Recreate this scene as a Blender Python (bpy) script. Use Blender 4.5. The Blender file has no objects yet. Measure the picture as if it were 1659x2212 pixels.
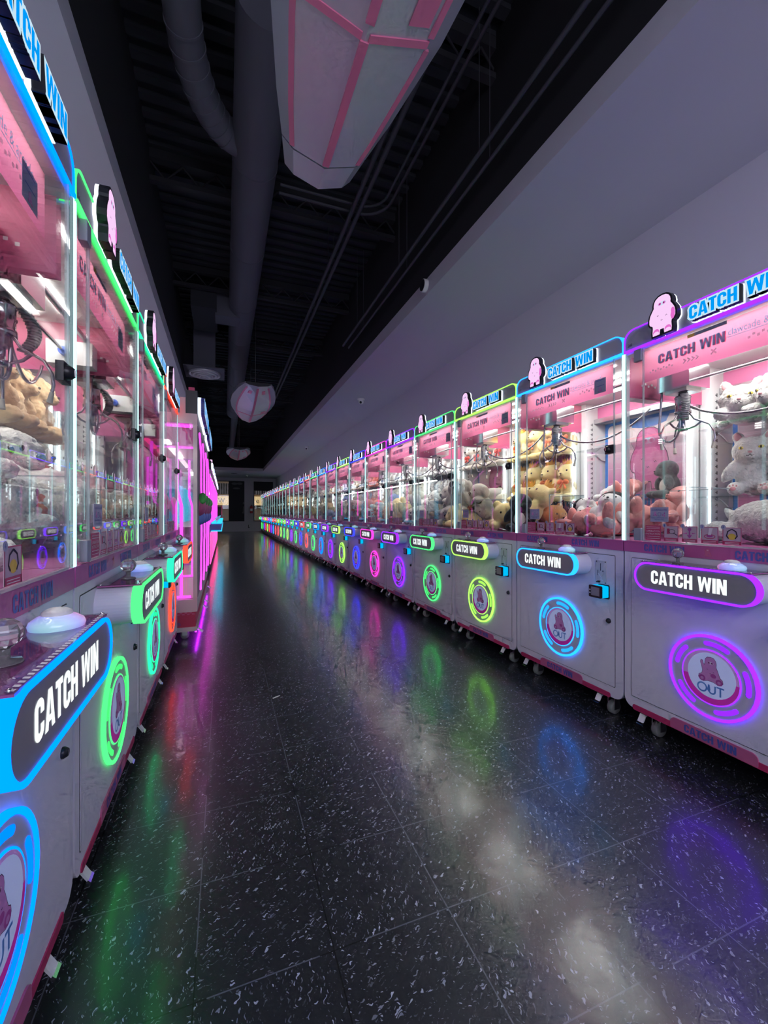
import bpy, bmesh, math, random
from mathutils import Vector, Matrix, Euler, geometry, noise as mnoise
R = random.Random(7)
SC = bpy.context.scene
COL = SC.collection
PI = math.pi

# ------------------------------------------------------------------ materials
M = {}
def nmat(name):
    m = bpy.data.materials.new(name); m.use_nodes = True
    nt = m.node_tree; nt.nodes.clear()
    out = nt.nodes.new('ShaderNodeOutputMaterial')
    M[name] = m
    return m, nt, out
def L(nt, a, b): nt.links.new(a, b)
def N(nt, kind, **kw):
    n = nt.nodes.new(kind)
    for k, v in kw.items(): setattr(n, k, v)
    return n
def math_node(nt, op, a, b=None, c=None):
    n = N(nt, 'ShaderNodeMath', operation=op)
    for i, v in enumerate((a, b, c)):
        if v is None: continue
        if isinstance(v, (int, float)): n.inputs[i].default_value = v
        else: L(nt, v, n.inputs[i])
    return n.outputs[0]
def rgb(c): return (c[0], c[1], c[2], 1)
def pmat(name, col, rough=.5, metal=0., spec=.5, emit=None, es=0., trans=0., sheen=0., bump=None, coat=0., alpha=None):
    m, nt, out = nmat(name)
    b = N(nt, 'ShaderNodeBsdfPrincipled'); L(nt, b.outputs[0], out.inputs[0])
    if col == 'object':
        oi = N(nt, 'ShaderNodeObjectInfo'); L(nt, oi.outputs['Color'], b.inputs['Base Color'])
    else: b.inputs['Base Color'].default_value = rgb(col)
    b.inputs['Roughness'].default_value = rough; b.inputs['Metallic'].default_value = metal
    b.inputs['Specular IOR Level'].default_value = spec
    b.inputs['Transmission Weight'].default_value = trans
    b.inputs['Sheen Weight'].default_value = sheen; b.inputs['Coat Weight'].default_value = coat
    if alpha is not None: b.inputs['Alpha'].default_value = alpha
    if emit: b.inputs['Emission Color'].default_value = rgb(emit); b.inputs['Emission Strength'].default_value = es
    if bump:
        tc = N(nt, 'ShaderNodeTexCoord'); nz = N(nt, 'ShaderNodeTexNoise')
        nz.inputs['Scale'].default_value = bump[0]; nz.inputs['Detail'].default_value = 4
        L(nt, tc.outputs['Object'], nz.inputs['Vector'])
        bp = N(nt, 'ShaderNodeBump'); bp.inputs['Strength'].default_value = bump[1]; bp.inputs['Distance'].default_value = bump[2]
        L(nt, nz.outputs[0], bp.inputs['Height']); L(nt, bp.outputs[0], b.inputs['Normal'])
    return m
def emat(name, col, s, sample=True):
    m, nt, out = nmat(name)
    e = N(nt, 'ShaderNodeEmission'); L(nt, e.outputs[0], out.inputs[0])
    if col == 'object':
        oi = N(nt, 'ShaderNodeObjectInfo'); L(nt, oi.outputs['Color'], e.inputs[0])
    else: e.inputs[0].default_value = rgb(col)
    e.inputs[1].default_value = s
    if not sample: m.cycles.emission_sampling = 'NONE'
    return m
def glass(name, tint=(.95, .98, .98), base=.045, rough=.0):
    m, nt, out = nmat(name)
    t = N(nt, 'ShaderNodeBsdfTransparent'); t.inputs[0].default_value = rgb(tint)
    g = N(nt, 'ShaderNodeBsdfGlossy'); g.inputs['Roughness'].default_value = rough
    lw = N(nt, 'ShaderNodeLayerWeight'); lw.inputs[0].default_value = .5
    p = math_node(nt, 'POWER', lw.outputs['Facing'], 5.)
    fac = math_node(nt, 'MULTIPLY_ADD', p, 1 - base, base)
    mx = N(nt, 'ShaderNodeMixShader'); L(nt, fac, mx.inputs[0]); L(nt, t.outputs[0], mx.inputs[1]); L(nt, g.outputs[0], mx.inputs[2])
    L(nt, mx.outputs[0], out.inputs[0])
    return m

pmat('white_metal', (.71, .69, .80), .42, bump=(900, .04, .001))
pmat('dark_gap', (.02, .02, .025), .6)
pmat('pink_band', (.50, .10, .32), .4)
pmat('crimson', (.50, .03, .13), .4)
pmat('trim_pink', (.56, .13, .28), .4)
pmat('print_blue', (.09, .11, .42), .45)
pmat('print_blue_light', (.12, .30, .70), .45)
pmat('panel_grey', (.30, .28, .31), .45)
pmat('header_grey', (.42, .41, .47), .5)
pmat('ring_grey', (.55, .54, .58), .4)
pmat('hinge_grey', (.34, .35, .42), .4)
pmat('black', (.012, .012, .016), .35)
pmat('black_matte', (.012, .012, .014), .8)
pmat('rubber', (.30, .30, .29), .6)
pmat('gunmetal', (.34, .33, .36), .2, metal=1)
pmat('chrome', (.72, .72, .74), .14, metal=1)
pmat('steel', (.55, .55, .57), .3, metal=1)
pmat('hose_grey', (.34, .35, .36), .5)
pmat('tip_rubber', (.55, .53, .45), .6)
pmat('white_plastic', (.78, .78, .78), .4)
pmat('blue_plastic', (.05, .15, .75), .3)
pmat('disc_light', (.60, .66, .86), .4, emit=(.45, .55, .95), es=.16)
pmat('disc_pink', (.60, .03, .42), .4, emit=(.6, .03, .4), es=.12)
pmat('disc_lilac', (.62, .35, .72), .4, emit=(.5, .25, .6), es=.1)
pmat('creature_pink', (.66, .28, .60), .5)
pmat('creature_dark', (.48, .08, .36), .5)
pmat('outline', (.03, .015, .04), .6)
pmat('card_pink', (.55, .40, .50), .5)
pmat('sticker', (.40, .40, .56), .5)
pmat('yellow_label', (.75, .5, .08), .5)
pmat('check_white', (.80, .72, .78), .5)
pmat('crystal', (.98, .96, .98), .04, trans=.85)
pmat('top_print', (.45, .13, .30), .12, coat=.6)
def button_material():
    m = pmat('button_shell', (.72, .70, .80), .15, coat=.5); nt = m.node_tree
    b = [n for n in nt.nodes if n.type == 'BSDF_PRINCIPLED'][0]
    tc = N(nt, 'ShaderNodeTexCoord'); sx = N(nt, 'ShaderNodeSeparateXYZ'); L(nt, tc.outputs['Generated'], sx.inputs[0])
    oi = N(nt, 'ShaderNodeObjectInfo')
    cr = N(nt, 'ShaderNodeValToRGB'); L(nt, math_node(nt, 'FRACT', math_node(nt, 'MULTIPLY_ADD', sx.outputs[0], .6, oi.outputs['Random'])), cr.inputs[0])
    e = cr.color_ramp.elements; e[0].color = (.30, .12, .75, 1); e[1].color = (.75, .20, .50, 1)
    for p, c in ((.3, (.08, .25, .9, 1)), (.55, (.08, .6, .45, 1)), (.75, (.2, .3, .9, 1))):
        k = e.new(p); k.color = c
    L(nt, cr.outputs[0], b.inputs['Emission Color']); b.inputs['Emission Strength'].default_value = .5
button_material()
emat('led', 'object', 5.0)
emat('led_soft', 'object', 3.4)
emat('led_white', (.85, .96, 1.), 7.)
emat('halo_white', (.80, .88, 1.), 1.4)
emat('letter_white', (.90, 1., 1.), .85, sample=False)
emat('letter_blue', (.0, .33, .95), .75, sample=False)
emat('letter_rim', (.62, .86, 1.), .7, sample=False)
emat('creature_glow', (.86, .56, .86), .85, sample=False)
emat('creature_glow_dark', (.80, .16, .62), .75, sample=False)
emat('corner_glow', (.17, .42, .43), 4.2)
emat('edge_glow', (.55, .80, .86), .4, sample=False)
emat('lamp_white', (1., .98, .94), 22.)
emat('floor_fill_pink', (1., .72, .80), 12.)
emat('valance_fill', (1., .96, .95), 9.)
emat('reader_cyan', (.0, .55, 1.1), .75)
emat('neon_pink', (1.0, .05, .85), 2.0)
emat('neon_violet', (.55, .02, 1.), 5.)
emat('neon_rose', (1.1, .06, .30), 2.0)
emat('neon_cyan', (.03, .55, .9), 1.1)
emat('shop_sign', (1., .72, .36), .5)
emat('downlight', (1., .9, .65), 2)
glass('glass', (.988, .996, .994), .04)
glass('acrylic', (.93, .96, .97), .04, .03)
pmat('glass_edge', (.55, .68, .70), .15, alpha=.45)
pmat('fur_white', (.80, .78, .74), .95, sheen=.4, bump=(90, .9, .012))
pmat('plush_object', 'object', .92, sheen=.35, bump=(160, .5, .005))
pmat('ear_pink', (.80, .42, .45), .9)
pmat('eye_black', (.01, .01, .012), .15)
pmat('eye_yellow', (.78, .62, .10), .25)
pmat('nose_pink', (.75, .35, .38), .5)
pmat('crown_gold', (.85, .42, .06), .7)
pmat('bow_orange', (.85, .22, .08), .8)
pmat('bow_red', (.65, .07, .05), .8)
pmat('muzzle_cream', (.82, .76, .66), .95)
pmat('tag_white', (.85, .85, .85), .5)
pmat('wall_paint', (.52, .50, .57), .75, bump=(250, .05, .002))
pmat('soffit_paint', (.52, .51, .58), .8)
pmat('ceiling_black', (.032, .033, .042), .85)
pmat('duct_grey', (.125, .125, .16), .65)
pmat('conduit_grey', (.06, .058, .074), .55)
pmat('joist_black', (.026, .025, .031), .85)
pmat('pod_silver', (.60, .60, .65), .32, metal=.25)
pmat('pod_pink', (.90, .24, .40), .4)
pmat('frame_dark', (.03, .03, .035), .5)
pmat('blind_dark', (.028, .026, .034), .8)
pmat('ornament_grey', (.11, .105, .12), .7)
pmat('extinguisher_red', (.45, .03, .03), .35)
pmat('facade_tan', (.45, .34, .23), .8)
pmat('facade_dark', (.05, .055, .05), .7)
pmat('checker_red', (.50, .05, .12), .5)
pmat('cabinet_cream', (.68, .60, .62), .45)
pmat('mauve_panel', (.30, .22, .28), .6)
pmat('bulkhead_black', (.010, .010, .013), .9)
pmat('pink_panel', (.74, .20, .40), .5)
pmat('paper', (.75, .75, .75), .7)
pmat('leaf_green', (.10, .55, .12), .5)
pmat('berry_pink', (.55, .12, .28), .6)
pmat('sky_blue_paint', (.16, .28, .75), .5)

def art_material():
    m, nt, out = nmat('back_art')
    b = N(nt, 'ShaderNodeBsdfPrincipled'); b.inputs['Roughness'].default_value = .5
    L(nt, b.outputs[0], out.inputs[0])
    tc = N(nt, 'ShaderNodeTexCoord'); sx = N(nt, 'ShaderNodeSeparateXYZ'); L(nt, tc.outputs['Generated'], sx.inputs[0])
    cr = N(nt, 'ShaderNodeValToRGB'); L(nt, sx.outputs[2], cr.inputs[0])
    e = cr.color_ramp.elements
    e[0].position = 0; e[0].color = (.58, .11, .30, 1); e[1].position = 1; e[1].color = (.80, .72, .70, 1)
    k = cr.color_ramp.elements.new(.42); k.color = (.62, .20, .38, 1)
    k = cr.color_ramp.elements.new(.78); k.color = (.76, .56, .62, 1)
    gx = math_node(nt, 'FRACT', math_node(nt, 'MULTIPLY', sx.outputs[0], 6.))
    gz = math_node(nt, 'FRACT', math_node(nt, 'MULTIPLY', sx.outputs[2], 7.))
    g = math_node(nt, 'MAXIMUM', math_node(nt, 'LESS_THAN', gx, .03), math_node(nt, 'LESS_THAN', gz, .025))
    mx = N(nt, 'ShaderNodeMix', data_type='RGBA'); L(nt, math_node(nt, 'MULTIPLY', g, .55), mx.inputs[0])
    L(nt, cr.outputs[0], mx.inputs[6]); mx.inputs[7].default_value = (.85, .75, .8, 1)
    L(nt, mx.outputs[2], b.inputs['Base Color'])
art_material()
pmat('art_border', (.04, .20, .58), .5)
pmat('art_creature', (.58, .11, .30), .55)
pmat('art_creature_light', (.66, .19, .38), .55)

def valance_material():
    m, nt, out = nmat('valance_print')
    b = N(nt, 'ShaderNodeBsdfPrincipled'); b.inputs['Roughness'].default_value = .45
    tr = N(nt, 'ShaderNodeBsdfTranslucent'); mx = N(nt, 'ShaderNodeMixShader'); mx.inputs[0].default_value = .6
    tc = N(nt, 'ShaderNodeTexCoord'); sx = N(nt, 'ShaderNodeSeparateXYZ'); L(nt, tc.outputs['Generated'], sx.inputs[0])
    cr = N(nt, 'ShaderNodeValToRGB'); L(nt, sx.outputs[2], cr.inputs[0])
    e = cr.color_ramp.elements
    e[0].color = (.76, .20, .40, 1); e[1].color = (.88, .36, .50, 1)
    L(nt, cr.outputs[0], b.inputs['Base Color']); L(nt, cr.outputs[0], tr.inputs[0])
    L(nt, b.outputs[0], mx.inputs[1]); L(nt, tr.outputs[0], mx.inputs[2]); L(nt, mx.outputs[0], out.inputs[0])
valance_material()
def film_print(name, c):
    m, nt, out = nmat(name)
    d = N(nt, 'ShaderNodeBsdfDiffuse'); t = N(nt, 'ShaderNodeBsdfTranslucent'); mx = N(nt, 'ShaderNodeMixShader'); mx.inputs[0].default_value = .6
    d.inputs[0].default_value = rgb(c); t.inputs[0].default_value = rgb(c)
    L(nt, d.outputs[0], mx.inputs[1]); L(nt, t.outputs[0], mx.inputs[2]); L(nt, mx.outputs[0], out.inputs[0])
film_print('valance_blue', (.36, .85, 1.)); film_print('film_white', (.95, .90, .94)); film_print('film_crimson', (.70, .08, .22))

def floor_material():
    m, nt, out = nmat('floor_tile')
    b = N(nt, 'ShaderNodeBsdfPrincipled'); L(nt, b.outputs[0], out.inputs[0])
    tc = N(nt, 'ShaderNodeTexCoord'); sx = N(nt, 'ShaderNodeSeparateXYZ'); L(nt, tc.outputs['Object'], sx.inputs[0])
    T = .3048
    ux = math_node(nt, 'DIVIDE', math_node(nt, 'SUBTRACT', sx.outputs[0], .243), T)
    uy = math_node(nt, 'DIVIDE', math_node(nt, 'SUBTRACT', sx.outputs[1], 1.279), T)
    par = math_node(nt, 'FLOORED_MODULO', math_node(nt, 'ADD', math_node(nt, 'FLOOR', ux), math_node(nt, 'FLOOR', uy)), 2.)
    # chips run along alternating directions from tile to tile
    def chips(scx, scy, lim, seed):
        cx = N(nt, 'ShaderNodeCombineXYZ'); cy = N(nt, 'ShaderNodeCombineXYZ')
        nz = N(nt, 'ShaderNodeTexNoise'); nz.inputs['Scale'].default_value = 60; nz.inputs['Detail'].default_value = 1
        L(nt, tc.outputs['Object'], nz.inputs['Vector'])
        nb = math_node(nt, 'MULTIPLY', math_node(nt, 'SUBTRACT', nz.outputs[0], .5), .03)
        x2 = math_node(nt, 'ADD', sx.outputs[0], nb); y2 = math_node(nt, 'ADD', sx.outputs[1], nb)
        L(nt, math_node(nt, 'MULTIPLY', x2, scx), cx.inputs[0]); L(nt, math_node(nt, 'MULTIPLY', y2, scy), cx.inputs[1])
        L(nt, math_node(nt, 'MULTIPLY', x2, scy), cy.inputs[0]); L(nt, math_node(nt, 'MULTIPLY', y2, scx), cy.inputs[1])
        cx.inputs[2].default_value = seed; cy.inputs[2].default_value = seed + 3.3
        mv = N(nt, 'ShaderNodeMix', data_type='VECTOR'); L(nt, par, mv.inputs[0]); L(nt, cx.outputs[0], mv.inputs[4]); L(nt, cy.outputs[0], mv.inputs[5])
        v = N(nt, 'ShaderNodeTexVoronoi', voronoi_dimensions='3D'); v.inputs['Scale'].default_value = 1; v.inputs['Randomness'].default_value = 1
        L(nt, mv.outputs[1], v.inputs['Vector'])
        sp = N(nt, 'ShaderNodeSeparateColor'); L(nt, v.outputs['Color'], sp.inputs[0])
        rad = math_node(nt, 'MULTIPLY', math_node(nt, 'MAXIMUM', math_node(nt, 'SUBTRACT', sp.outputs[0], .35), 0.), lim)
        return math_node(nt, 'LESS_THAN', v.outputs['Distance'], rad), sp.outputs[1]
    c1, r1 = chips(62, 190, .62, 0.)
    c2, r2 = chips(120, 330, .5, 8.)
    br1 = math_node(nt, 'MULTIPLY', c1, math_node(nt, 'MULTIPLY_ADD', r1, .42, .08))
    br2 = math_node(nt, 'MULTIPLY', c2, math_node(nt, 'MULTIPLY_ADD', r2, .16, .03))
    br = math_node(nt, 'MAXIMUM', br1, br2)
    # faint base mottling and tile joints
    nz = N(nt, 'ShaderNodeTexNoise'); nz.inputs['Scale'].default_value = 240; nz.inputs['Detail'].default_value = 3
    L(nt, tc.outputs['Object'], nz.inputs['Vector'])
    base = math_node(nt, 'MULTIPLY_ADD', nz.outputs[0], .014, .011)
    val = math_node(nt, 'ADD', base, br)
    def joint(u):
        f = math_node(nt, 'FRACT', u)
        return math_node(nt, 'LESS_THAN', math_node(nt, 'MINIMUM', f, math_node(nt, 'SUBTRACT', 1., f)), .005)
    j = math_node(nt, 'MAXIMUM', joint(ux), joint(uy))
    jn = N(nt, 'ShaderNodeTexNoise'); jn.inputs['Scale'].default_value = 3; L(nt, tc.outputs['Object'], jn.inputs['Vector'])
    jv = math_node(nt, 'MULTIPLY', math_node(nt, 'GREATER_THAN', jn.outputs[0], .45), .13)
    mx = N(nt, 'ShaderNodeMix', data_type='FLOAT'); L(nt, j, mx.inputs[0]); L(nt, val, mx.inputs[2]); L(nt, jv, mx.inputs[3])
    cc = N(nt, 'ShaderNodeCombineColor')
    L(nt, math_node(nt, 'MULTIPLY', mx.outputs[0], .93), cc.inputs[0]); L(nt, mx.outputs[0], cc.inputs[1]); L(nt, math_node(nt, 'MULTIPLY', mx.outputs[0], 1.25), cc.inputs[2])
    L(nt, cc.outputs[0], b.inputs['Base Color'])
    rn = N(nt, 'ShaderNodeTexNoise'); rn.inputs['Scale'].default_value = 1.7; rn.inputs['Detail'].default_value = 5
    L(nt, tc.outputs['Object'], rn.inputs['Vector'])
    L(nt, math_node(nt, 'MULTIPLY_ADD', rn.outputs[0], .09, .09), b.inputs['Coat Roughness'])
    b.inputs['Coat Weight'].default_value = .75; b.inputs['Roughness'].default_value = .33
    b.inputs['Specular IOR Level'].default_value = 1.
    bn = N(nt, 'ShaderNodeTexNoise'); bn.inputs['Scale'].default_value = 14; bn.inputs['Detail'].default_value = 6
    L(nt, tc.outputs['Object'], bn.inputs['Vector'])
    bp = N(nt, 'ShaderNodeBump'); bp.inputs['Strength'].default_value = .10; bp.inputs['Distance'].default_value = .01
    L(nt, bn.outputs[0], bp.inputs['Height']); L(nt, bp.outputs[0], b.inputs['Normal']); L(nt, bp.outputs[0], b.inputs['Coat Normal'])
floor_material()

# ------------------------------------------------------------------ mesh builder
class MB:
    def __init__(s, ox=0., oy=0., oz=0.):
        s.v = []; s.f = []; s.m = []; s.sm = []; s.mats = []; s.o = Vector((ox, oy, oz))
    def mi(s, name):
        if name not in s.mats: s.mats.append(name)
        return s.mats.index(name)
    def add(s, vs, fs, m, smooth=False):
        b = len(s.v); s.v += [Vector(v) + s.o for v in vs]; k = s.mi(m)
        for f in fs: s.f.append([b + i for i in f]); s.m.append(k); s.sm.append(smooth)
    def box(s, x0, x1, y0, y1, z0, z1, m):
        vs = [(x, y, z) for z in (z0, z1) for y in (y0, y1) for x in (x0, x1)]
        s.add(vs, [(0, 2, 3, 1), (4, 5, 7, 6), (0, 1, 5, 4), (2, 6, 7, 3), (0, 4, 6, 2), (1, 3, 7, 5)], m)
    def prism(s, poly, a, b, m, ax='y', caps=True, cap_m=None, front_only=False, smooth=False):
        n = len(poly)
        def P(p, t):
            return (p[0], t, p[1]) if ax == 'y' else ((p[0], p[1], t) if ax == 'z' else (t, p[0], p[1]))
        vs = [P(p, a) for p in poly] + [P(p, b) for p in poly]
        if not front_only:
            s.add(vs, [(i, (i + 1) % n, n + (i + 1) % n, n + i) for i in range(n)], m, smooth)
        if caps:
            tri = geometry.tessellate_polygon([[Vector((p[0], p[1], 0)) for p in poly]])
            s.add(vs[:n], [tuple(t) for t in tri], cap_m or m)
            if not front_only: s.add(vs[n:], [tuple(t) for t in tri], m)
    def flat(s, poly, y, m):
        if len(poly) <= 4: s.add([(p[0], y, p[1]) for p in poly], [tuple(range(len(poly)))], m)
        else:
            tri = geometry.tessellate_polygon([[Vector((p[0], p[1], 0)) for p in poly]])
            s.add([(p[0], y, p[1]) for p in poly], [tuple(t) for t in tri], m)
    def tube(s, pts, r, m, n=8, cap=True, closed=False):
        pts = [Vector(p) for p in pts]; k = len(pts); vs = []
        rr = r if isinstance(r, (list, tuple)) else [r] * k
        prev = None
        for i, p in enumerate(pts):
            if closed: t = pts[(i + 1) % k] - pts[i - 1]
            else: t = pts[min(i + 1, k - 1)] - pts[max(i - 1, 0)]
            t.normalize()
            if prev is None:
                a = Vector((0, 0, 1)) if abs(t.z) < .9 else Vector((1, 0, 0))
                u = t.cross(a).normalized()
            else:
                u = prev - t * prev.dot(t)
                u = u.normalized() if u.length > 1e-6 else t.orthogonal().normalized()
            prev = u; w = t.cross(u)
            for j in range(n):
                a = 2 * PI * j / n; vs.append(p + (u * math.cos(a) + w * math.sin(a)) * rr[i])
        fs = []
        for i in range(k if closed else k - 1):
            i2 = (i + 1) % k
            for j in range(n):
                j2 = (j + 1) % n; fs.append((i * n + j, i * n + j2, i2 * n + j2, i2 * n + j))
        s.add(vs, fs, m, True)
        if cap and not closed:
            s.add(vs[:n], [tuple(range(n))], m); s.add(vs[-n:], [tuple(range(n))], m)
    def lathe(s, prof, c, m, n=20, ax='z'):
        vs = []
        for r, h in prof:
            for j in range(n):
                a = 2 * PI * j / n; x, y = r * math.cos(a), r * math.sin(a)
                vs.append((c[0] + x, c[1] + y, c[2] + h) if ax == 'z' else ((c[0] + x, c[1] + h, c[2] + y) if ax == 'y' else (c[0] + h, c[1] + x, c[2] + y)))
        fs = []
        for i in range(len(prof) - 1):
            for j in range(n):
                j2 = (j + 1) % n; fs.append((i * n + j, i * n + j2, (i + 1) * n + j2, (i + 1) * n + j))
        s.add(vs, fs, m, True)
        if prof[0][0] > 1e-5: s.add(vs[:n], [tuple(range(n))], m)
        if prof[-1][0] > 1e-5: s.add(vs[-n:], [tuple(range(n))], m)
    def ell(s, c, r, m, nu=14, nv=9, rot=None):
        vs = []
        for i in range(nv + 1):
            th = PI * i / nv
            for j in range(nu):
                a = 2 * PI * j / nu
                p = Vector((r[0] * math.sin(th) * math.cos(a), r[1] * math.sin(th) * math.sin(a), r[2] * math.cos(th)))
                if rot: p = rot @ p
                vs.append(p + Vector(c))
        fs = [(i * nu + j, i * nu + (j + 1) % nu, (i + 1) * nu + (j + 1) % nu, (i + 1) * nu + j) for i in range(nv) for j in range(nu)]
        s.add(vs, fs, m, True)
    def ring(s, c, r0, r1, y0, y1, m, a0=0., a1=2 * PI, n=40):
        full = abs(a1 - a0 - 2 * PI) < 1e-6; k = n if full else n + 1; vs = []
        for i in range(k):
            a = a0 + (a1 - a0) * i / n; ca, sa = math.cos(a), math.sin(a)
            for r, y in ((r0, y0), (r1, y0), (r1, y1), (r0, y1)): vs.append((c[0] + r * ca, y, c[1] + r * sa))
        fs = []
        for i in range(n):
            i2 = (i + 1) % k
            for q in range(4): fs.append((i * 4 + q, i * 4 + (q + 1) % 4, i2 * 4 + (q + 1) % 4, i2 * 4 + q))
        if not full: fs += [(0, 1, 2, 3), tuple(4 * n + q for q in range(4))]
        s.add(vs, fs, m)
    def build(s, name, parent=None, bevel=0., weld=False, mats=None):
        me = bpy.data.meshes.new(name)
        me.from_pydata([tuple(v) for v in s.v], [], s.f)
        for nm in s.mats: me.materials.append(M[nm])
        for p, k, q in zip(me.polygons, s.m, s.sm): p.material_index = k; p.use_smooth = q
        bm = bmesh.new(); bm.from_mesh(me)
        if weld: bmesh.ops.remove_doubles(bm, verts=bm.verts, dist=1e-5)
        bmesh.ops.recalc_face_normals(bm, faces=bm.faces)
        if bevel:
            es = [e for e in bm.edges if len(e.link_faces) == 2 and e.calc_face_angle(0) > .6]
            bmesh.ops.bevel(bm, geom=es, offset=bevel, segments=2, profile=.5, affect='EDGES', clamp_overlap=True)
        bm.to_mesh(me); bm.free()
        ob = bpy.data.objects.new(name, me); COL.objects.link(ob)
        if parent: ob.parent = parent
        return ob

def tag(o, label, cat, group=None):
    o['label'] = label; o['category'] = cat
    if group: o['group'] = group
    return o
def empty(name, loc, rz=0.):
    o = bpy.data.objects.new(name, None); COL.objects.link(o)
    o.location = loc; o.rotation_euler = (0, 0, rz); o.empty_display_size = .1
    return o
def struct(o): o['kind'] = 'structure'; return o
def copy_tree(o, kids, color=None):
    c = o.copy(); COL.objects.link(c)
    if color: c.color = color
    for ch in kids.get(o, []):
        k = copy_tree(ch, kids, color); k.parent = c
    return c
def kids_of(objs):
    d = {}
    for o in objs:
        if o.parent: d.setdefault(o.parent, []).append(o)
    return d

# ------------------------------------------------------------------ lettering
def arc(cx, cy, r, a0, a1, n=8): return [(cx + r * math.cos(math.radians(a0 + (a1 - a0) * i / n)), cy + r * math.sin(math.radians(a0 + (a1 - a0) * i / n))) for i in range(n + 1)]
def stroke(path, t, closed=False):
    q = []; n = len(path); offs = []
    for i in range(n):
        p = Vector(path[i]); a = Vector(path[i - 1]) if (closed or i > 0) else None; b = Vector(path[(i + 1) % n]) if (closed or i < n - 1) else None
        d1 = (p - a).normalized() if a is not None else None; d2 = (b - p).normalized() if b is not None else None
        if d1 is None: d1 = d2
        if d2 is None: d2 = d1
        n1 = Vector((-d1.y, d1.x)); n2 = Vector((-d2.y, d2.x)); mm = (n1 + n2)
        mm = mm / max(mm.length_squared / 2, .4)
        offs.append((p + mm * t / 2, p - mm * t / 2))
    for i in range(n if closed else n - 1):
        a, b = offs[i], offs[(i + 1) % n]; q.append([tuple(a[0]), tuple(b[0]), tuple(b[1]), tuple(a[1])])
    return q
def rect(x0, y0, x1, y1): return [(x0, y0), (x1, y0), (x1, y1), (x0, y1)]
def glyph(ch, t=.185):
    if ch == 'C':
        w = .5; r = w / 2 - t / 2
        return w, stroke([(w - t / 2, .62)] + arc(w / 2, 1 - w / 2, r, 0, 180) + arc(w / 2, w / 2, r, 180, 360) + [(w - t / 2, .38)], t)
    if ch == 'A':
        w = .58
        return w, [[(0, 0), (t, 0), (w / 2 + .03, 1), (w / 2 - .115, 1)], [(w, 0), (w - t, 0), (w / 2 - .03, 1), (w / 2 + .115, 1)], rect(.15, .19, w - .15, .35)]
    if ch == 'T': return .46, [rect(0, .82, .46, 1), rect(.23 - t / 2, 0, .23 + t / 2, .82)]
    if ch == 'H': return .52, [rect(0, 0, t, 1), rect(.52 - t, 0, .52, 1), rect(t, .42, .52 - t, .60)]
    if ch == 'W':
        w = .80
        return w, [[(0, 1), (t * .98, 1), (.275, 0), (.125, 0)], [(.125, 0), (.275, 0), (.46, 1), (.34, 1)], [(.34, 1), (.46, 1), (.675, 0), (.525, 0)], [(.525, 0), (.675, 0), (w, 1), (w - t * .98, 1)]]
    if ch == 'I': return t, [rect(0, 0, t, 1)]
    if ch == 'N': return .55, [rect(0, 0, t, 1), rect(.55 - t, 0, .55, 1), [(t * .3, 1), (t + .03, 1), (.55 - t * .3, 0), (.55 - t - .03, 0)]]
    return .25, []
def word(txt, gap=.045, space=.27, t=.185):
    x = 0; polys = []; per = []
    for ch in txt:
        if ch == ' ': x += space; continue
        w, ps = glyph(ch, t)
        polys += [[(px + x, py) for px, py in p] for p in ps]; x += w + gap
    return x - gap, polys
def fit(polys, w, x0, z0, x1, z1):
    return [[(x0 + p[0] / w * (x1 - x0), z0 + p[1] * (z1 - z0)) for p in q] for q in polys]
def grow(poly, d):
    c = sum((Vector(p) for p in poly), Vector((0, 0))) / len(poly)
    ar = sum(poly[i][0] * poly[(i + 1) % len(poly)][1] - poly[(i + 1) % len(poly)][0] * poly[i][1] for i in range(len(poly)))
    s = 1 if ar > 0 else -1; n = len(poly); out = []
    for i in range(n):
        p = Vector(poly[i]); d1 = (p - Vector(poly[i - 1])); d2 = (Vector(poly[(i + 1) % n]) - p)
        if d1.length < 1e-9 or d2.length < 1e-9: out.append(tuple(p)); continue
        d1.normalize(); d2.normalize()
        n1 = Vector((d1.y, -d1.x)) * s; n2 = Vector((d2.y, -d2.x)) * s; m = n1 + n2
        m = m / max(m.length_squared / 2, .5); out.append(tuple(p + m * d))
    return out
def text_flat(mb, txt, x0, x1, z, h, y, m, t=.185, space=.27):
    w, ps = word(txt, space=space, t=t)
    for i, p in enumerate(fit(ps, w, x0, z, x1, z + h)): mb.flat(p, y - .00002 * (i % 7), m)
def round_rect(x0, z0, x1, z1, rad, n=6):
    r = rad if isinstance(rad, (list, tuple)) else [rad] * 4   # bl, br, tr, tl
    pts = []
    for (cx, cz, a, q) in ((x0 + r[0], z0 + r[0], 180, r[0]), (x1 - r[1], z0 + r[1], 270, r[1]), (x1 - r[2], z1 - r[2], 0, r[2]), (x0 + r[3], z1 - r[3], 90, r[3])):
        if q <= 0: pts.append((cx, cz))
        else: pts += arc(cx, cz, q, a, a + 90, n)
    return pts
_fc = {}
def font_mesh(txt):
    if txt in _fc: return _fc[txt]
    cu = bpy.data.curves.new('lettering', 'FONT'); cu.body = txt; cu.size = 1; cu.resolution_u = 2
    ob = bpy.data.objects.new('lettering', cu); COL.objects.link(ob)
    dg = bpy.context.evaluated_depsgraph_get(); dg.update()
    me = bpy.data.meshes.new_from_object(ob.evaluated_get(dg))
    vs = [tuple(v.co) for v in me.vertices]; fs = [tuple(p.vertices) for p in me.polygons]
    bpy.data.objects.remove(ob); bpy.data.curves.remove(cu); bpy.data.meshes.remove(me)
    _fc[txt] = (vs, fs); return vs, fs
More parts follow.
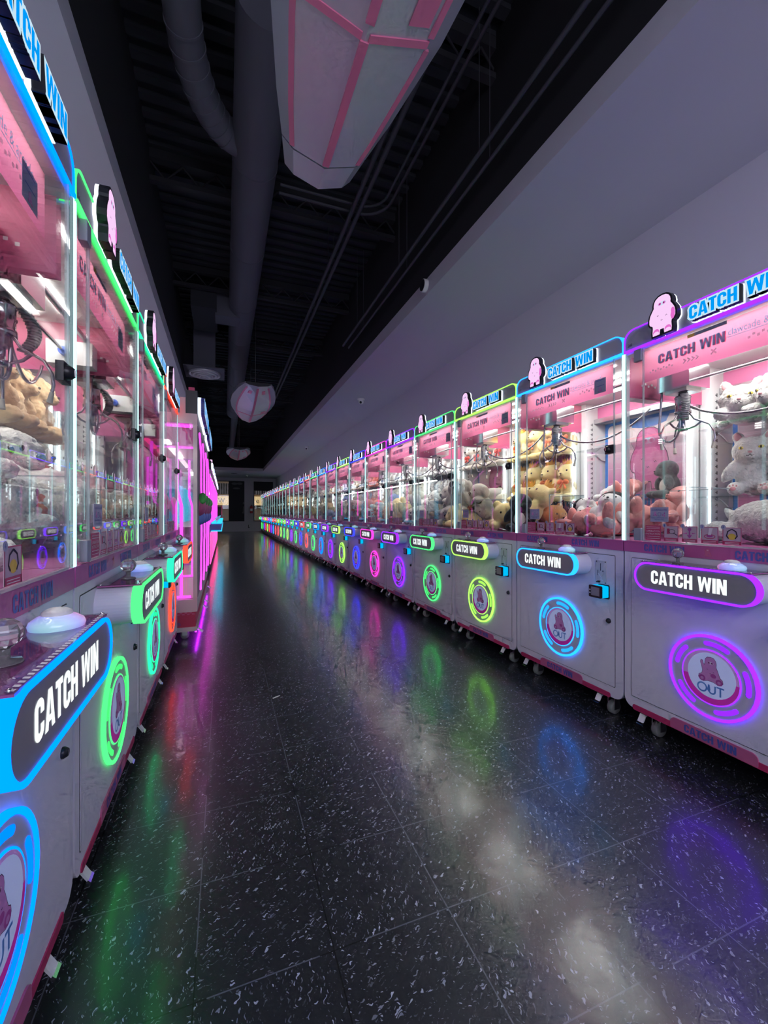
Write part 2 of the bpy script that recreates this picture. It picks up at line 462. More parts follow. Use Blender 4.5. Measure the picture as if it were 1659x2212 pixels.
def font_flat(mb, txt, x0, x1, z, h, y, m):
    vs, fs = font_mesh(txt)
    xs = [v[0] for v in vs]; zs = [v[1] for v in vs]; a, b = min(xs), max(xs); c, d = min(zs), max(zs)
    mb.add([(x0 + (v[0] - a) / (b - a) * (x1 - x0), y, z + (v[1] - c) / (d - c) * h) for v in vs], fs, m)

# pink creature emblem: outlines in a unit box (x -0.35..0.35, z 0..1)
STAND = [(.0, 1), (.10, .985), (.17, .94), (.215, .87), (.23, .79), (.225, .73), (.27, .66), (.32, .57), (.345, .46), (.345, .36), (.31, .30), (.26, .27), (.25, .22), (.26, .10), (.25, .0), (.05, .0), (.035, .12), (-.035, .12), (-.05, .0), (-.25, .0), (-.26, .10), (-.25, .22), (-.26, .27), (-.31, .30), (-.345, .36), (-.345, .46), (-.32, .57), (-.27, .66), (-.225, .73), (-.23, .79), (-.215, .87), (-.17, .94), (-.10, .985)]
SIT = [(.0, 1), (.12, .97), (.19, .88), (.21, .76), (.20, .66), (.25, .55), (.30, .40), (.34, .30), (.42, .24), (.44, .12), (.38, .03), (.25, .0), (.10, .06), (-.10, .06), (-.25, .0), (-.38, .03), (-.44, .12), (-.42, .24), (-.32, .30), (-.29, .42), (-.33, .58), (-.37, .72), (-.34, .82), (-.27, .80), (-.25, .68), (-.22, .66), (-.21, .76), (-.19, .88), (-.12, .97)]
def place(poly, cx, z0, h, w=1.): return [(cx + p[0] * h * w, z0 + p[1] * h) for p in poly]
def ellp(cx, cz, rx, rz, n=14): return [(cx + rx * math.cos(2 * PI * i / n), cz + rz * math.sin(2 * PI * i / n)) for i in range(n)]
def creature(mb, kind, cx, z0, h, y, body, dark, light=None, w=1., line='outline', step=.0006):
    P = STAND if kind == 'stand' else SIT
    mb.flat(grow(place(P, cx, z0, h, w), -.012 * h), y - step, body)
    mb.flat(place(P, cx, z0, h, w), y, line)
    y2 = y - 2 * step
    q = lambda x, z, rx, rz, yy, m: mb.flat(ellp(cx + x * h * w, z0 + z * h, rx * h * w, rz * h), yy, m)
    if kind == 'stand':
        q(-.02, .46, .255, .24, y2, light or body); q(-.01, .80, .185, .17, y2 - step * .3, light or body)
        for sx in (-1, 1): q(sx * .15, .09, .085, .085, y2, dark); q(sx * .15, .06, .075, .05, y2 - step * .3, light or body)
        q(.27, .42, .055, .15, y2, dark)
        ez = .78
    else:
        for sx in (-1, 1): q(sx * .30, .12, .12, .115, y2, dark); q(sx * .30, .11, .06, .06, y2 - step * .3, body)
        q(.10, .30, .10, .08, y2, dark)
        ez = .76
    q(.0, ez, .115, .05, y2 - step, 'check_white' if light is None else 'letter_rim')
    for sx in (-1, 1): q(sx * .055, ez, .04, .035, y2 - step * 1.5, dark); q(sx * .05, ez, .016, .02, y2 - step * 2, line)
    for (x, z) in ((-.1, .5), (.12, .44), (.0, .36)):
        for p in stroke([(cx + (x - .03) * h, z0 + (z + .01) * h), (cx + (x - .015) * h, z0 + (z - .012) * h), (cx + x * h, z0 + (z + .01) * h), (cx + (x + .015) * h, z0 + (z - .012) * h)], .007 * h): mb.flat(p, y2 - step * 1.2, line)

# ------------------------------------------------------------------ claw machine
MW, MD = .80, .78
OX, OY = -MW / 2, -MD / 2
def mb(): return MB(OX, OY, 0)
def make_machine():
    root = empty('claw_machine', (0, 0, 0))
    # lower cabinet with rounded foot corners
    b = mb(); b.prism(round_rect(.004, .115, .796, .855, [.045, .045, 0, 0]), 0, MD, 'white_metal'); b.build('cabinet', root)
    b = mb()
    b.prism(round_rect(.0405, .1685, .7535, .8255, .006, 2), -.0008, .001, 'dark_gap'); b.prism(round_rect(.043, .171, .751, .823, .005, 2), -.0022, .001, 'white_metal')
    b.build('service_door', root)
    b = mb(); b.lathe([(.013, 0), (.013, -.004), (.0085, -.012), (0, -.012)], (.717, -.002, .494), 'black', 14, 'y'); b.box(.7155, .7185, -.0145, -.012, .489, .499, 'steel'); b.build('door_lock', root)
    # pink accent band with lettering
    b = mb(); b.box(.002, .798, -.003, MD, .852, .903, 'pink_band')
    for x in (.107, .4765): text_flat(b, 'CATCH WIN', x, x + .181, .8605, .033, -.0036, 'print_blue')
    creature(b, 'sit', .38, .859, .036, -.0034, 'trim_pink', 'pink_band', line='crimson', step=.0002)
    b.build('accent_band', root)
    # base trim
    b = mb(); b.prism(round_rect(.048, .109, .725, .134, .010), -.003, .02, 'crimson')
    b.prism(round_rect(.229, .112, .551, .158, [.004, .004, .022, .022]), -.0045, .01, 'trim_pink'); text_flat(b, 'CATCH WIN', .288, .482, .119, .031, -.005, 'print_blue')
    b.build('base_trim', root)
    # casters
    for cx, cy in ((.12, .075), (.68, .075), (.12, .70), (.68, .70)):
        b = mb(); b.box(cx - .03, cx + .03, cy - .035, cy + .035, .108, .116, 'steel'); b.box(cx - .021, cx - .018, cy - .018, cy + .018, .028, .108, 'steel'); b.box(cx + .018, cx + .021, cy - .018, cy + .018, .028, .108, 'steel')
        c = b.build('caster', root)
        b = mb(); b.lathe([(.012, -.016), (.030, -.016), (.035, -.011), (.035, .011), (.030, .016), (.012, .016)], (cx, cy, .035), 'rubber', 18, 'x'); b.build('wheel', c)
        if cy < .3:
            b = mb(); b.prism([(-.012, .066), (.008, .100), (.04, .103), (.04, .098), (.012, .094), (-.009, .061)], cx - .042, cx - .014, 'white_plastic', 'x')
            b.prism([(-.016, .063), (-.009, .070), (-.005, .062), (-.012, .056)], cx - .044, cx - .012, 'chrome', 'x'); b.build('brake_pedal', c)
    # control box
    X0, X1, Z0, Z1 = .150, .615, .7045, .8255
    b = mb(); b.prism(round_rect(X0 + .004, Z0 + .004, X1 - .004, Z1 - .003, .0565, 10), -.098, .0, 'white_metal', smooth=False); cb = b.build('control_box', root)
    b = mb(); b.prism(round_rect(X0 + .008, Z0 + .008, X1 - .008, Z1 - .008, .0525, 10), -.119, -.09, 'panel_grey'); text_flat(b, 'CATCH WIN', .2275, .5155, .738, .056, -.1195, 'letter_white'); b.build('sign_panel', cb)
    o = round_rect(X0, Z0, X1, Z1, .0605, 10); i_ = round_rect(X0 + .0075, Z0 + .0075, X1 - .0075, Z1 - .0075, .053, 10); n = len(o)
    vs = [(p[0], y, p[1]) for y in (-.122, -.094) for pl in (o, i_) for p in pl]
    fs = []
    for k in range(n):
        k2 = (k + 1) % n
        fs += [(k, k2, n + k2, n + k), (2 * n + k, 2 * n + k2, 3 * n + k2, 3 * n + k), (k, k2, 2 * n + k2, 2 * n + k), (n + k, n + k2, 3 * n + k2, 3 * n + k)]
    b = mb(); b.add(vs, fs, 'led'); b.build('light_rim', cb)
    b = mb(); b.box(.178, .590, -.117, -.004, .8225, .8265, 'top_print'); b.box(.176, .592, -.118, -.003, .8265, .8285, 'acrylic')
    for k in range(30):
        b.flat([(0, 0)] * 3, 0, 'top_print') if False else None
        x = .180 + k * .0136; b.add([(x, -.116, .8287), (x + .0068, -.116, .8287), (x + .0098, -.108, .8287), (x + .003, -.108, .8287)], [(0, 1, 2, 3)], 'check_white')
    for x in (.184, .585):
        for y in (-.110, -.012): b.lathe([(.004, 0), (.004, .002), (0, .003)], (x, y, .8285), 'chrome', 8)
    b.build('top_plate', cb)
    b = mb(); b.lathe([(.022, 0), (.020, .004), (.007, .006), (.007, .022), (.005, .024)], (.30, -.060, .8285), 'crystal', 14); js = b.build('joystick', root)
    b = mb(); b.ell((.30, -.060, .8695), (.0225, .0225, .0215), 'crystal', 10, 7)
    kb = b.build('knob', js)
    for p in kb.data.polygons: p.use_smooth = False
    b = mb(); b.lathe([(.042, 0), (.0435, .006), (.041, .013), (.030, .021), (.024, .0235)], (.498, -.060, .8285), 'button_shell', 24); b.lathe([(.024, .0235), (.023, .029), (.014, .034), (0, .0355)], (.498, -.060, .8285), 'white_plastic', 24); b.build('push_button', root)
    # prize door
    c = (.394, .385)
    b = mb(); b.prism(ellp(c[0], c[1], .154, .154, 40), -.010, 0, 'ring_grey'); pd = b.build('prize_door', root)
    b = mb(); b.ring(c, .1545, .165, -.014, 0, 'led', n=44); b.ring(c, .1045, .1085, -.013, -.004, 'led', n=44)
    for k in range(5):
        a = math.radians(80 - 72 * k); h = math.radians(17)
        b.ring(c, .1235, .1405, -.0125, -.008, 'led_soft', a - h, a + h, 8)
        for q in (-h, h): b.prism(ellp(c[0] + .132 * math.cos(a + q), c[1] + .132 * math.sin(a + q), .0084, .0084, 10), -.0125, -.008, 'led_soft')
    b.build('light_ring', pd)
    b = mb(); b.prism(ellp(c[0], c[1], .104, .104, 40), -.0135, -.008, 'disc_lilac')
    b.flat([(c[0] + .1035 * math.cos(a), c[1] + .1035 * math.sin(a)) for a in [math.radians(185 + 175 * k / 20) for k in range(21)]], -.0138, 'disc_pink')
    b.flat(ellp(c[0] + .004, c[1] + .008, .088, .088, 40), -.0142, 'disc_light')
    creature(b, 'sit', c[0] + .003, c[1] - .022, .104, -.0145, 'creature_pink', 'creature_dark', step=.0002)
    for p in stroke(ellp(c[0] - .028, c[1] - .046, .0165, .0165, 18), .006, True): b.flat(p, -.0147, 'print_blue_light')
    for p in stroke([(c[0] - .003, c[1] - .029), (c[0] - .003, c[1] - .050)] + arc(c[0] + .0085, c[1] - .050, .0115, 180, 360, 6) + [(c[0] + .020, c[1] - .029)], .006): b.flat(p, -.0147, 'print_blue_light')
    b.flat(rect(c[0] + .025, c[1] - .033, c[0] + .052, c[1] - .027), -.0147, 'print_blue_light'); b.flat(rect(c[0] + .0355, c[1] - .064, c[0] + .0415, c[1] - .033), -.0147, 'print_blue_light')
    b.build('door_disc', pd)
    # coin plate and card reader
    b = mb(); b.prism(round_rect(.640, .674, .704, .792, .004, 3), -.005, 0, 'ring_grey')
    for x, z in ((.645, .680), (.699, .680), (.645, .786), (.699, .786)): b.lathe([(.0028, 0), (.0028, -.002), (0, -.003)], (x, -.005, z), 'black', 8, 'y')
    b.box(.668, .672, -.0056, -.005, .740, .778, 'black'); b.box(.681, .687, -.0056, -.005, .735, .742, 'black'); b.box(.652, .655, -.0056, -.005, .715, .742, 'black')
    for p in stroke([(.655, .725), (.675, .705), (.672, .694), (.685, .690)], .006): b.flat(p, -.0056, 'white_metal')
    b.box(.655, .668, -.012, -.005, .679, .688, 'black')
    b.build('coin_plate', root)
    b = mb(); b.box(.644, .718, -.046, 0, .608, .667, 'reader_cyan'); cr = b.build('card_reader', root, .006)
    b = mb(); b.prism(round_rect(.641, .607, .717, .668, .006, 3), -.054, -.045, 'black'); b.flat(rect(.656, .617, .707, .660), -.0545, 'panel_grey'); b.flat(rect(.645, .640, .652, .647), -.0545, 'white_plastic'); b.flat(rect(.645, .625, .652, .632), -.0545, 'white_plastic'); b.build('screen', cr)
    b = mb(); b.prism(round_rect(.655, .601, .722, .672, .006, 3), -.006, 0, 'black'); b.build('mounting_plate', cr)
    # header sign
    HZ0, HZ1 = 1.803, 1.905
    hp = round_rect(.006, HZ0 + .003, .794, HZ1 - .003, [.002, .002, .05, .05], 8)
    b = mb(); b.prism(hp, .0, .035, 'header_grey'); hs = b.build('header_sign', root)
    op = round_rect(.001, HZ0 - .002, .799, HZ1 + .002, [.004, .004, .052, .052], 8); ip = round_rect(.007, HZ0 + .011, .793, HZ1 - .003, [.002, .002, .047, .047], 8); n = len(op)
    vs = [(p[0], y, p[1]) for y in (-.0035, .030) for pl in (op, ip) for p in pl]; fs = []
    for k in range(n):
        k2 = (k + 1) % n
        fs += [(k, k2, n + k2, n + k), (2 * n + k, 2 * n + k2, 3 * n + k2, 3 * n + k), (k, k2, 2 * n + k2, 2 * n + k), (n + k, n + k2, 3 * n + k2, 3 * n + k)]
    b = mb(); b.add(vs, fs, 'led'); b.box(.004, .796, -.007, .0, 1.801, 1.811, 'led'); b.box(.004, .796, .018, .032, 1.7985, 1.8025, 'led'); b.build('light_rim', hs)
    # letter blocks: white halo plate, black returns, glowing face
    for txt, x0, x1 in (('CATCH', .327, .500), ('WIN', .530, .642)):
        w, ps = word(txt); ps = fit(ps, w, x0, 1.8255, x1, 1.879)
        b = mb()
        for p in ps:
            g = grow(p, .0085); b.prism(g, -.010, 0, 'halo_white', caps=False)
            g = grow(p, .0065); b.prism(g, -.032, -.010, 'black_matte', caps=True)
        for k, p in enumerate(ps): b.flat(grow(p, .0062), -.0322 - .00001 * k, 'letter_rim')
        for k, p in enumerate(ps): b.flat(p, -.0328 - .00001 * k, 'letter_blue')
        b.build('letter_sign', hs)
    b = mb(); P = place(STAND, .214, 1.8135, .170, 1.02)
    b.prism(grow(P, .004), -.012, 0, 'halo_white', caps=False); b.prism(grow(P, .005), -.034, -.010, 'black', caps=True)
    creature(b, 'stand', .214, 1.8135, .170, -.0342, 'creature_glow', 'creature_glow_dark', 'creature_glow', 1.02, step=.0003)
    b.build('emblem_sign', hs)
    # glass housing
    b = mb()
    b.box(.106, .745, -.004, .001, .906, 1.800, 'glass'); b.box(.012, .100, -.003, .001, .906, 1.800, 'glass'); b.box(.751, .788, -.003, .001, .906, 1.800, 'glass')
    for x in (.1005, .7455): b.box(x, x + .005, -.006, .002, .906, 1.800, 'glass_edge')
    b.box(.106, .745, -.006, .002, .904, .910, 'glass_edge')
    b.box(.012, .014, .0, .020, .906, 1.8, 'glass_edge')
    fg = b.build('front_glass', root)
    for z in (.908, 1.742):
        b = mb(); b.box(.060, .098, -.012, .010, z, z + .057, 'hinge_grey'); b.build('hinge_block', fg, .003)
    b = mb(); b.box(.700, .748, -.010, .006, 1.332, 1.376, 'black'); b.lathe([(.017, 0), (.017, -.006), (.010, -.016), (0, -.016)], (.718, -.010, 1.354), 'black', 14, 'y'); b.box(.7165, .7195, -.028, -.026, 1.346, 1.362, 'chrome'); b.build('glass_lock', fg)
    for x in (.006, .790):
        b = mb(); b.box(x, x + .004, .008, .54, .906, 1.800, 'glass'); b.build('side_glass', root)
    for x in (.0015, .7925):
        b = mb(); b.box(x, x + .006, -.003, .004, .904, 1.802, 'corner_glow'); b.box(x + (.0075 if x < .4 else -.0035), x + (.0105 if x < .4 else -.0005), -.002, .004, .904, 1.802, 'edge_glow'); b.build('corner_light', root)
    for x in (.052, .742):
        b = mb(); b.box(x, x + .007, .533, .541, .906, 1.62, 'led_white'); b.build('back_light', root)
    # back corner posts with shelf slots
    for x0, x1, xf in ((.004, .050, .0505), (.750, .796, .7495)):
        b = mb(); b.box(x0, x1, .545, .735, .903, 1.800, 'white_plastic')
        for k in range(22):
            z = .93 + k * .034; y = .60
            b.box(min(xf, x1) - .001 if x0 < .1 else xf - .0005, (xf + .0005) if x0 < .1 else x0 + .001, y, y + .006, z, z + .018, 'black')
            b.box(min(xf, x1) - .001 if x0 < .1 else xf - .0005, (xf + .0005) if x0 < .1 else x0 + .001, y - .010, y, z + .006, z + .010, 'black')
        b.build('shelf_post', root)
    b = mb(); b.box(.05, .75, .725, .735, .903, 1.800, 'white_plastic'); b.box(.05, .75, .655, .659, 1.665, 1.790, 'pink_panel'); b.box(.05, .75, .69, .725, 1.665, 1.715, 'ring_grey'); b.build('back_wall', root)
    b = mb(); b.box(.056, .735, .720, .724, .915, 1.66, 'art_border'); b.build('art_board', root)
    b = mb(); b.prism(round_rect(.082, .935, .709, 1.640, .03), .7165, .7195, 'back_art')
    pb = b
    b2 = mb()
    creature(b2, 'stand', .385, 1.185, .40, .7155, 'art_creature', 'art_creature', 'art_creature_light', .95, step=.0003)
    text_flat(b2, 'CATCH WIN', .18, .60, 1.085, .075, .7155, 'art_border'); font_flat(b2, 'clawcade & arcade', .20, .585, 1.005, .055, .7155, 'art_border')
    b2.prism([(.25, 1.64), (.27, 1.60), (.34, 1.585), (.43, 1.585), (.50, 1.60), (.52, 1.64)], .7157, .7165, 'art_border')
    pb.build('back_print', root); b2.build('print_motif', root)
    # valances
    b = mb(); b.flat(rect(.074, 1.645, .716, 1.790), .030, 'valance_print')
    va = b.build('valance', root)
    b = mb(); y = .0292
    text_flat(b, 'CATCH WIN', .1525, .4255, 1.7085, .042, y + .0003, 'film_crimson'); text_flat(b, 'CATCH WIN', .1495, .4225, 1.711, .042, y, 'valance_blue')
    font_flat(b, 'clawcade & arcade', .434, .655, 1.728, .026, y, 'valance_blue'); b.flat(rect(.43, 1.7205, .66, 1.7225), y, 'valance_blue')
    for k in range(9):
        b.flat(rect(.11 + k * .0125, 1.681 + (k % 2) * .0065, .1165 + k * .0125, 1.6875 + (k % 2) * .0065), y, 'film_white'); b.flat(rect(.50 + k * .0150, 1.690 + (k % 2) * .009, .509 + k * .0150, 1.699 + (k % 2) * .009), y, 'film_white')
    for k in range(4):
        for p in stroke([(.262 + k * .017, 1.695), (.272 + k * .017, 1.686), (.262 + k * .017, 1.677)], .005): b.flat(p, y, 'film_white')
    for p in stroke([(.372, 1.677), (.392, 1.697)], .006) + stroke([(.392, 1.677), (.372, 1.697)], .006): b.flat(p, y - .0001, 'film_white')
    b.box(.600, .672, .0280, .0290, 1.664, 1.738, 'sticker'); creature(b, 'sit', .636, 1.669, .026, .0278, 'creature_pink', 'creature_dark', step=.0001)
    for z, a, c2 in ((1.728, .612, .660), (1.700, .610, .662)): b.flat(rect(a, z, c2, z + .003), .0279, 'print_blue')
    b.box(.28, .43, .0280, .0290, 1.776, 1.790, 'hinge_grey'); b.flat(rect(.28, 1.777, .308, 1.789), .0278, 'yellow_label'); 
    for z in (1.780, 1.785): b.flat(rect(.315, z, .425, z + .002), .0278, 'print_blue')
    b.build('valance_print', va)
    for x in (.012, .785):
        b = mb(); b.add([(x, .030, 1.605), (x, .60, 1.605), (x, .60, 1.790), (x, .030, 1.790)], [(0, 1, 2, 3)], 'valance_print')
        for k in range(6): b.box(x - .0004, x + .0034, .10 + k * .022, .109 + k * .022, 1.655 + (k % 2) * .009, 1.664 + (k % 2) * .009, 'check_white')
        b.build('side_valance', root)
    b = mb(); b.box(.006, .794, .004, .74, 1.792, 1.801, 'white_plastic')
    cp = b.build('ceiling_panel', root)
    for y in (.20, .31, .42):
        b = mb(); b.box(.10, .70, y, y + .030, 1.785, 1.791, 'lamp_white'); b.build('light_strip', cp)
    b = mb(); b.box(.09, .70, .055, .067, 1.786, 1.791, 'valance_fill'); b.build('light_strip', cp)  # hidden extra strip, added so the valance film glows from behind
    # shelves
    for z in (1.112, 1.452):
        b = mb(); b.box(.052, .748, .455, .715, z, z + .006, 'acrylic')
        for x in (.056, .738): b.prism([(.60, z), (.715, z), (.715, z - .05), (.68, z - .045), (.63, z - .012)], x, x + .006, 'white_plastic', 'x')
        b.build('shelf', root)
    # claw on its carriage
    cx, cy = .145, .20
    b = mb(); b.box(cx - .075, cx + .075, cy - .07, cy + .07, 1.607, 1.715, 'chrome'); b.box(cx - .05, cx + .05, cy - .05, cy + .05, 1.595, 1.607, 'steel')
    b.tube([(cx + .07, cy + .03, 1.655), (.715, cy + .03, 1.655)], .0065, 'chrome', 8); b.tube([(cx + .07, cy - .03, 1.72), (.78, cy - .03, 1.72)], .010, 'steel', 8)
    b.box(.715, .785, cy - .06, cy + .09, 1.61, 1.70, 'white_plastic'); b.tube([(.690, cy + .03, 1.655), (.716, cy + .03, 1.655)], .016, 'blue_plastic', 10)
    b.box(.03, .76, .62, .65, 1.66, 1.69, 'steel')
    ca = b.build('claw_carriage', root)
    b = mb(); b.lathe([(.018, 1.600), (.018, 1.585), (.030, 1.583), (.034, 1.575), (.031, 1.570), (.031, 1.515), (.034, 1.513), (.034, 1.498), (.024, 1.494), (.024, 1.470), (.010, 1.468), (.010, 1.435), (.020, 1.433), (.020, 1.420), (.0, 1.418)], (cx, cy, 0), 'gunmetal', 16)
    for k in range(6):
        a = k * PI / 3; b.ell((cx + .0312 * math.cos(a), cy + .0312 * math.sin(a), 1.545), (.003, .003, .006), 'black', 6, 4)
    b.build('claw_head', ca)
    for k in range(3):
        a = math.radians(20 + 120 * k); ca_, sa_ = math.cos(a), math.sin(a)
        pr = [(.026, 1.500), (.045, 1.470), (.072, 1.455), (.100, 1.438), (.118, 1.405), (.122, 1.375), (.117, 1.352)]
        b = mb(); b.tube([(cx + r * ca_, cy + r * sa_, z) for r, z in pr], .0042, 'gunmetal', 7); b.tube([(cx + .018 * ca_, cy + .018 * sa_, 1.426), (cx + .05 * ca_, cy + .05 * sa_, 1.436), (cx + .072 * ca_, cy + .072 * sa_, 1.455)], .0042, 'gunmetal', 6)
        b.tube([(cx + .118 * ca_, cy + .118 * sa_, 1.356), (cx + .112 * ca_, cy + .112 * sa_, 1.328)], [.0055, .0075], 'tip_rubber', 8); b.build('claw_finger', ca)
    b = mb(); pts = []
    for k in range(15 * 8 + 1):
        t = k / (15 * 8); bx = cx + .03 + .02 * math.sin(t * PI); bz = 1.585 - .115 * t; by = cy - .035 - .02 * math.sin(t * PI); a = 2 * PI * 15 * t
        pts.append((bx + .014 * math.cos(a), by + .014 * math.sin(a), bz))
    b.tube(pts, .0035, 'hose_grey', 5); b.build('coil_hose', ca)
    b = mb()
    b.tube([(cx - .085, cy - .02, 1.625)] + [(cx - .05 + .05 * math.cos(math.radians(q)), cy - .02, 1.44 + .05 * math.sin(math.radians(q)) * 1.3) for q in range(180, 361, 20)] + [(cx + .002, cy - .02, 1.48)], .0055, 'gunmetal', 7)
    b.tube([(cx + .028, cy, 1.53)] + [(cx + .03 + (.68 - cx) * t, cy + .1 * t, 1.53 - .10 * math.sin(PI * t) ** .8 + .06 * t) for t in [q / 12 for q in range(1, 13)]], .0055, 'gunmetal', 7); b.build('cable', ca)
    # prize chute
    b = mb(); b.box(.285, .289, .012, .285, .904, 1.145, 'acrylic'); b.box(.03, .289, .281, .285, .904, 1.145, 'acrylic')
    b.box(.2845, .2895, .010, .285, 1.143, 1.147, 'glass_edge'); b.box(.03, .289, .2805, .2855, 1.143, 1.147, 'glass_edge'); b.box(.2845, .2895, .010, .014, .904, 1.145, 'glass_edge')
    for i in range(4):
        for k in range(6): b.box(.284, .2845, .06 + i * .05, .064 + i * .05, .935 + k * .032, .940 + k * .032, 'check_white')
    b.build('prize_chute', root)
    # instruction cards along the glass
    for k, (a, c2) in enumerate(((.117, .189), (.203, .266), (.281, .343), (.358, .421), (.436, .500))):
        b = mb(); z0, z1 = .914, .980; y = -.0072
        b.box(a, c2, y, y + .0012, z0, z1, 'crimson' if k == 0 else 'card_pink'); y -= .0003; m_ = (a + c2) / 2
        if k == 0:
            font_flat(b, 'OPERATION', a + .004, c2 - .004, .950, .008, y, 'check_white'); font_flat(b, 'INSTRUCTION', a + .004, c2 - .004, .938, .008, y, 'check_white')
            for z in (.930, .921, .972, .965): b.flat(rect(a + .004, z, c2 - .004, z + .0015), y, 'check_white')
        else:
            b.flat(rect(a, z0, c2, z0 + .014), y, 'crimson'); b.flat(rect(a, z0, a + .0025, z1), y, 'crimson'); b.flat(rect(c2 - .0025, z0, c2, z1), y, 'crimson'); b.flat(rect(a, z1 - .002, c2, z1), y, 'crimson')
            for z in (z0 + .003, z0 + .008): b.flat(rect(a + .008, z, c2 - .008, z + .0015), y - .0002, 'check_white')
            b.flat(ellp(a + .003, z1 + .001, .009, .009, 14), y - .0002, 'sticker'); font_flat(b, str(k), a, a + .006, z1 - .004, .010, y - .0004, 'print_blue')
            if k == 1:
                b.flat(rect(a + .014, .945, a + .026, .968), y, 'crimson')
                for p in stroke(ellp(m_ + .004, .956, .013, .009, 12), .002, True) + stroke([(m_ + .010, .950), (c2 - .004, .940)], .003): b.flat(p, y - .0002, 'outline')
            if k == 2:
                b.flat(ellp(m_, .968, .008, .007, 12), y, 'creature_dark'); b.flat(rect(m_ - .003, .942, m_ + .003, .962), y, 'creature_dark'); b.flat([(m_ - .011, .944), (m_ + .011, .944), (m_, .930)], y - .0001, 'creature_dark')
                for sx in (-1, 1): b.flat([(m_ + sx * .010, .948), (m_ + sx * .026, .951), (m_ + sx * .010, .954)], y - .0001, 'creature_dark')
            if k == 3:
                for p in stroke(ellp(m_, .942, .020, .008, 14), .0025, True): b.flat(p, y, 'crimson')
                b.flat(ellp(m_, .944, .012, .005, 12), y - .0002, 'creature_dark'); b.flat([(m_ - .006, .948), (m_ + .005, .948), (m_ + .012, .976), (m_ - .002, .976)], y - .0002, 'check_white')
            if k == 4:
                b.flat(ellp(m_, .945, .014, .012, 12), y, 'yellow_label')
                for sx in (-1, 1):
                    for p in stroke([(m_, .974), (m_ + sx * .014, .965), (m_ + sx * .018, .948), (m_ + sx * .011, .938)], .004): b.flat(p, y - .0002, 'outline')
        b.build('instruction_card', root)
    b = mb(); b.box(.140, .223, -.0072, -.006, .997, 1.061, 'sticker')
    font_flat(b, 'Like the BIG Plushie in HERE?', .145, .218, 1.046, .008, -.0076, 'print_blue'); font_flat(b, 'Redeem 2 SAME Plushies from', .145, .218, 1.012, .006, -.0076, 'print_blue'); font_flat(b, 'THIS MACHINE!', .160, .203, 1.003, .006, -.0076, 'print_blue')
    creature(b, 'sit', .163, 1.022, .020, -.0074, 'creature_pink', 'creature_dark', step=.0001)
    for p in stroke(round_rect(.177, 1.023, .190, 1.037, .003, 3), .0015, True): b.flat(p, -.0076, 'print_blue')
    for x, z in ((.198, 1.027), (.206, 1.034), (.206, 1.023)): b.flat(ellp(x, z, .0025, .004, 8), -.0076, 'creature_dark')
    b.build('notice_sticker', root)
    return root

# ------------------------------------------------------------------ plush toys
def remeshed(parts, voxel, mat, fur=0., seed=0):
    t = MB()
    for c, r, e in parts: t.ell(c, r, mat, 16, 10, Euler(e).to_matrix() if e else None)
    ob = t.build('tmp')
    md = ob.modifiers.new('r', 'REMESH'); md.mode = 'VOXEL'; md.voxel_size = voxel
    ms = ob.modifiers.new('s', 'SMOOTH'); ms.factor = .6; ms.iterations = 4
    dg = bpy.context.evaluated_depsgraph_get(); dg.update()
    me = bpy.data.meshes.new_from_object(ob.evaluated_get(dg))
    if fur:
        for v in me.vertices:
            n = mnoise.noise(v.co * 55 + Vector((seed, 0, 0))) + .6 * mnoise.noise(v.co * 120)
            v.co += v.normal * n * fur
    for p in me.polygons: p.use_smooth = True
    me.materials.clear(); me.materials.append(M[mat])
    old = ob.data; bpy.data.objects.remove(ob); bpy.data.meshes.remove(old)
    return me
SITP = [((0, .01, .095), (.078, .066, .095), None), ((0, -.012, .225), (.088, .076, .074), None), ((.058, -.075, .034), (.036, .072, .034), None), ((-.058, -.075, .034), (.036, .072, .034), None), ((.088, -.035, .125), (.028, .036, .062), (0, -.5, 0)), ((-.088, -.035, .125), (.028, .036, .062), (0, .5, 0))]
LIEP = [((0, .07, .07), (.085, .13, .070), None), ((0, -.085, .100), (.092, .078, .074), None), ((.070, -.135, .032), (.032, .062, .030), None), ((-.070, -.135, .032), (.032, .062, .030), None), ((.095, .15, .036), (.036, .062, .034), None), ((-.095, .15, .036), (.036, .062, .034), None)]
EARS = {
    'cat': lambda hx, hz, hy: [((s * .058, hy + .01, hz + .068), (.026, .016, .040), (0, s * .35, 0)) for s in (-1, 1)],
    'bear': lambda hx, hz, hy: [((s * .062, hy + .01, hz + .062), (.028, .018, .028), None) for s in (-1, 1)],
    'dog': lambda hx, hz, hy: [((s * .092, hy + .005, hz - .002), (.020, .036, .056), (0, s * -.25, 0)) for s in (-1, 1)],
    'rabbit': lambda hx, hz, hy: [((s * .038, hy + .015, hz + .125), (.021, .015, .070), (0, s * .2, 0)) for s in (-1, 1)],
    'none': lambda hx, hz, hy: []}
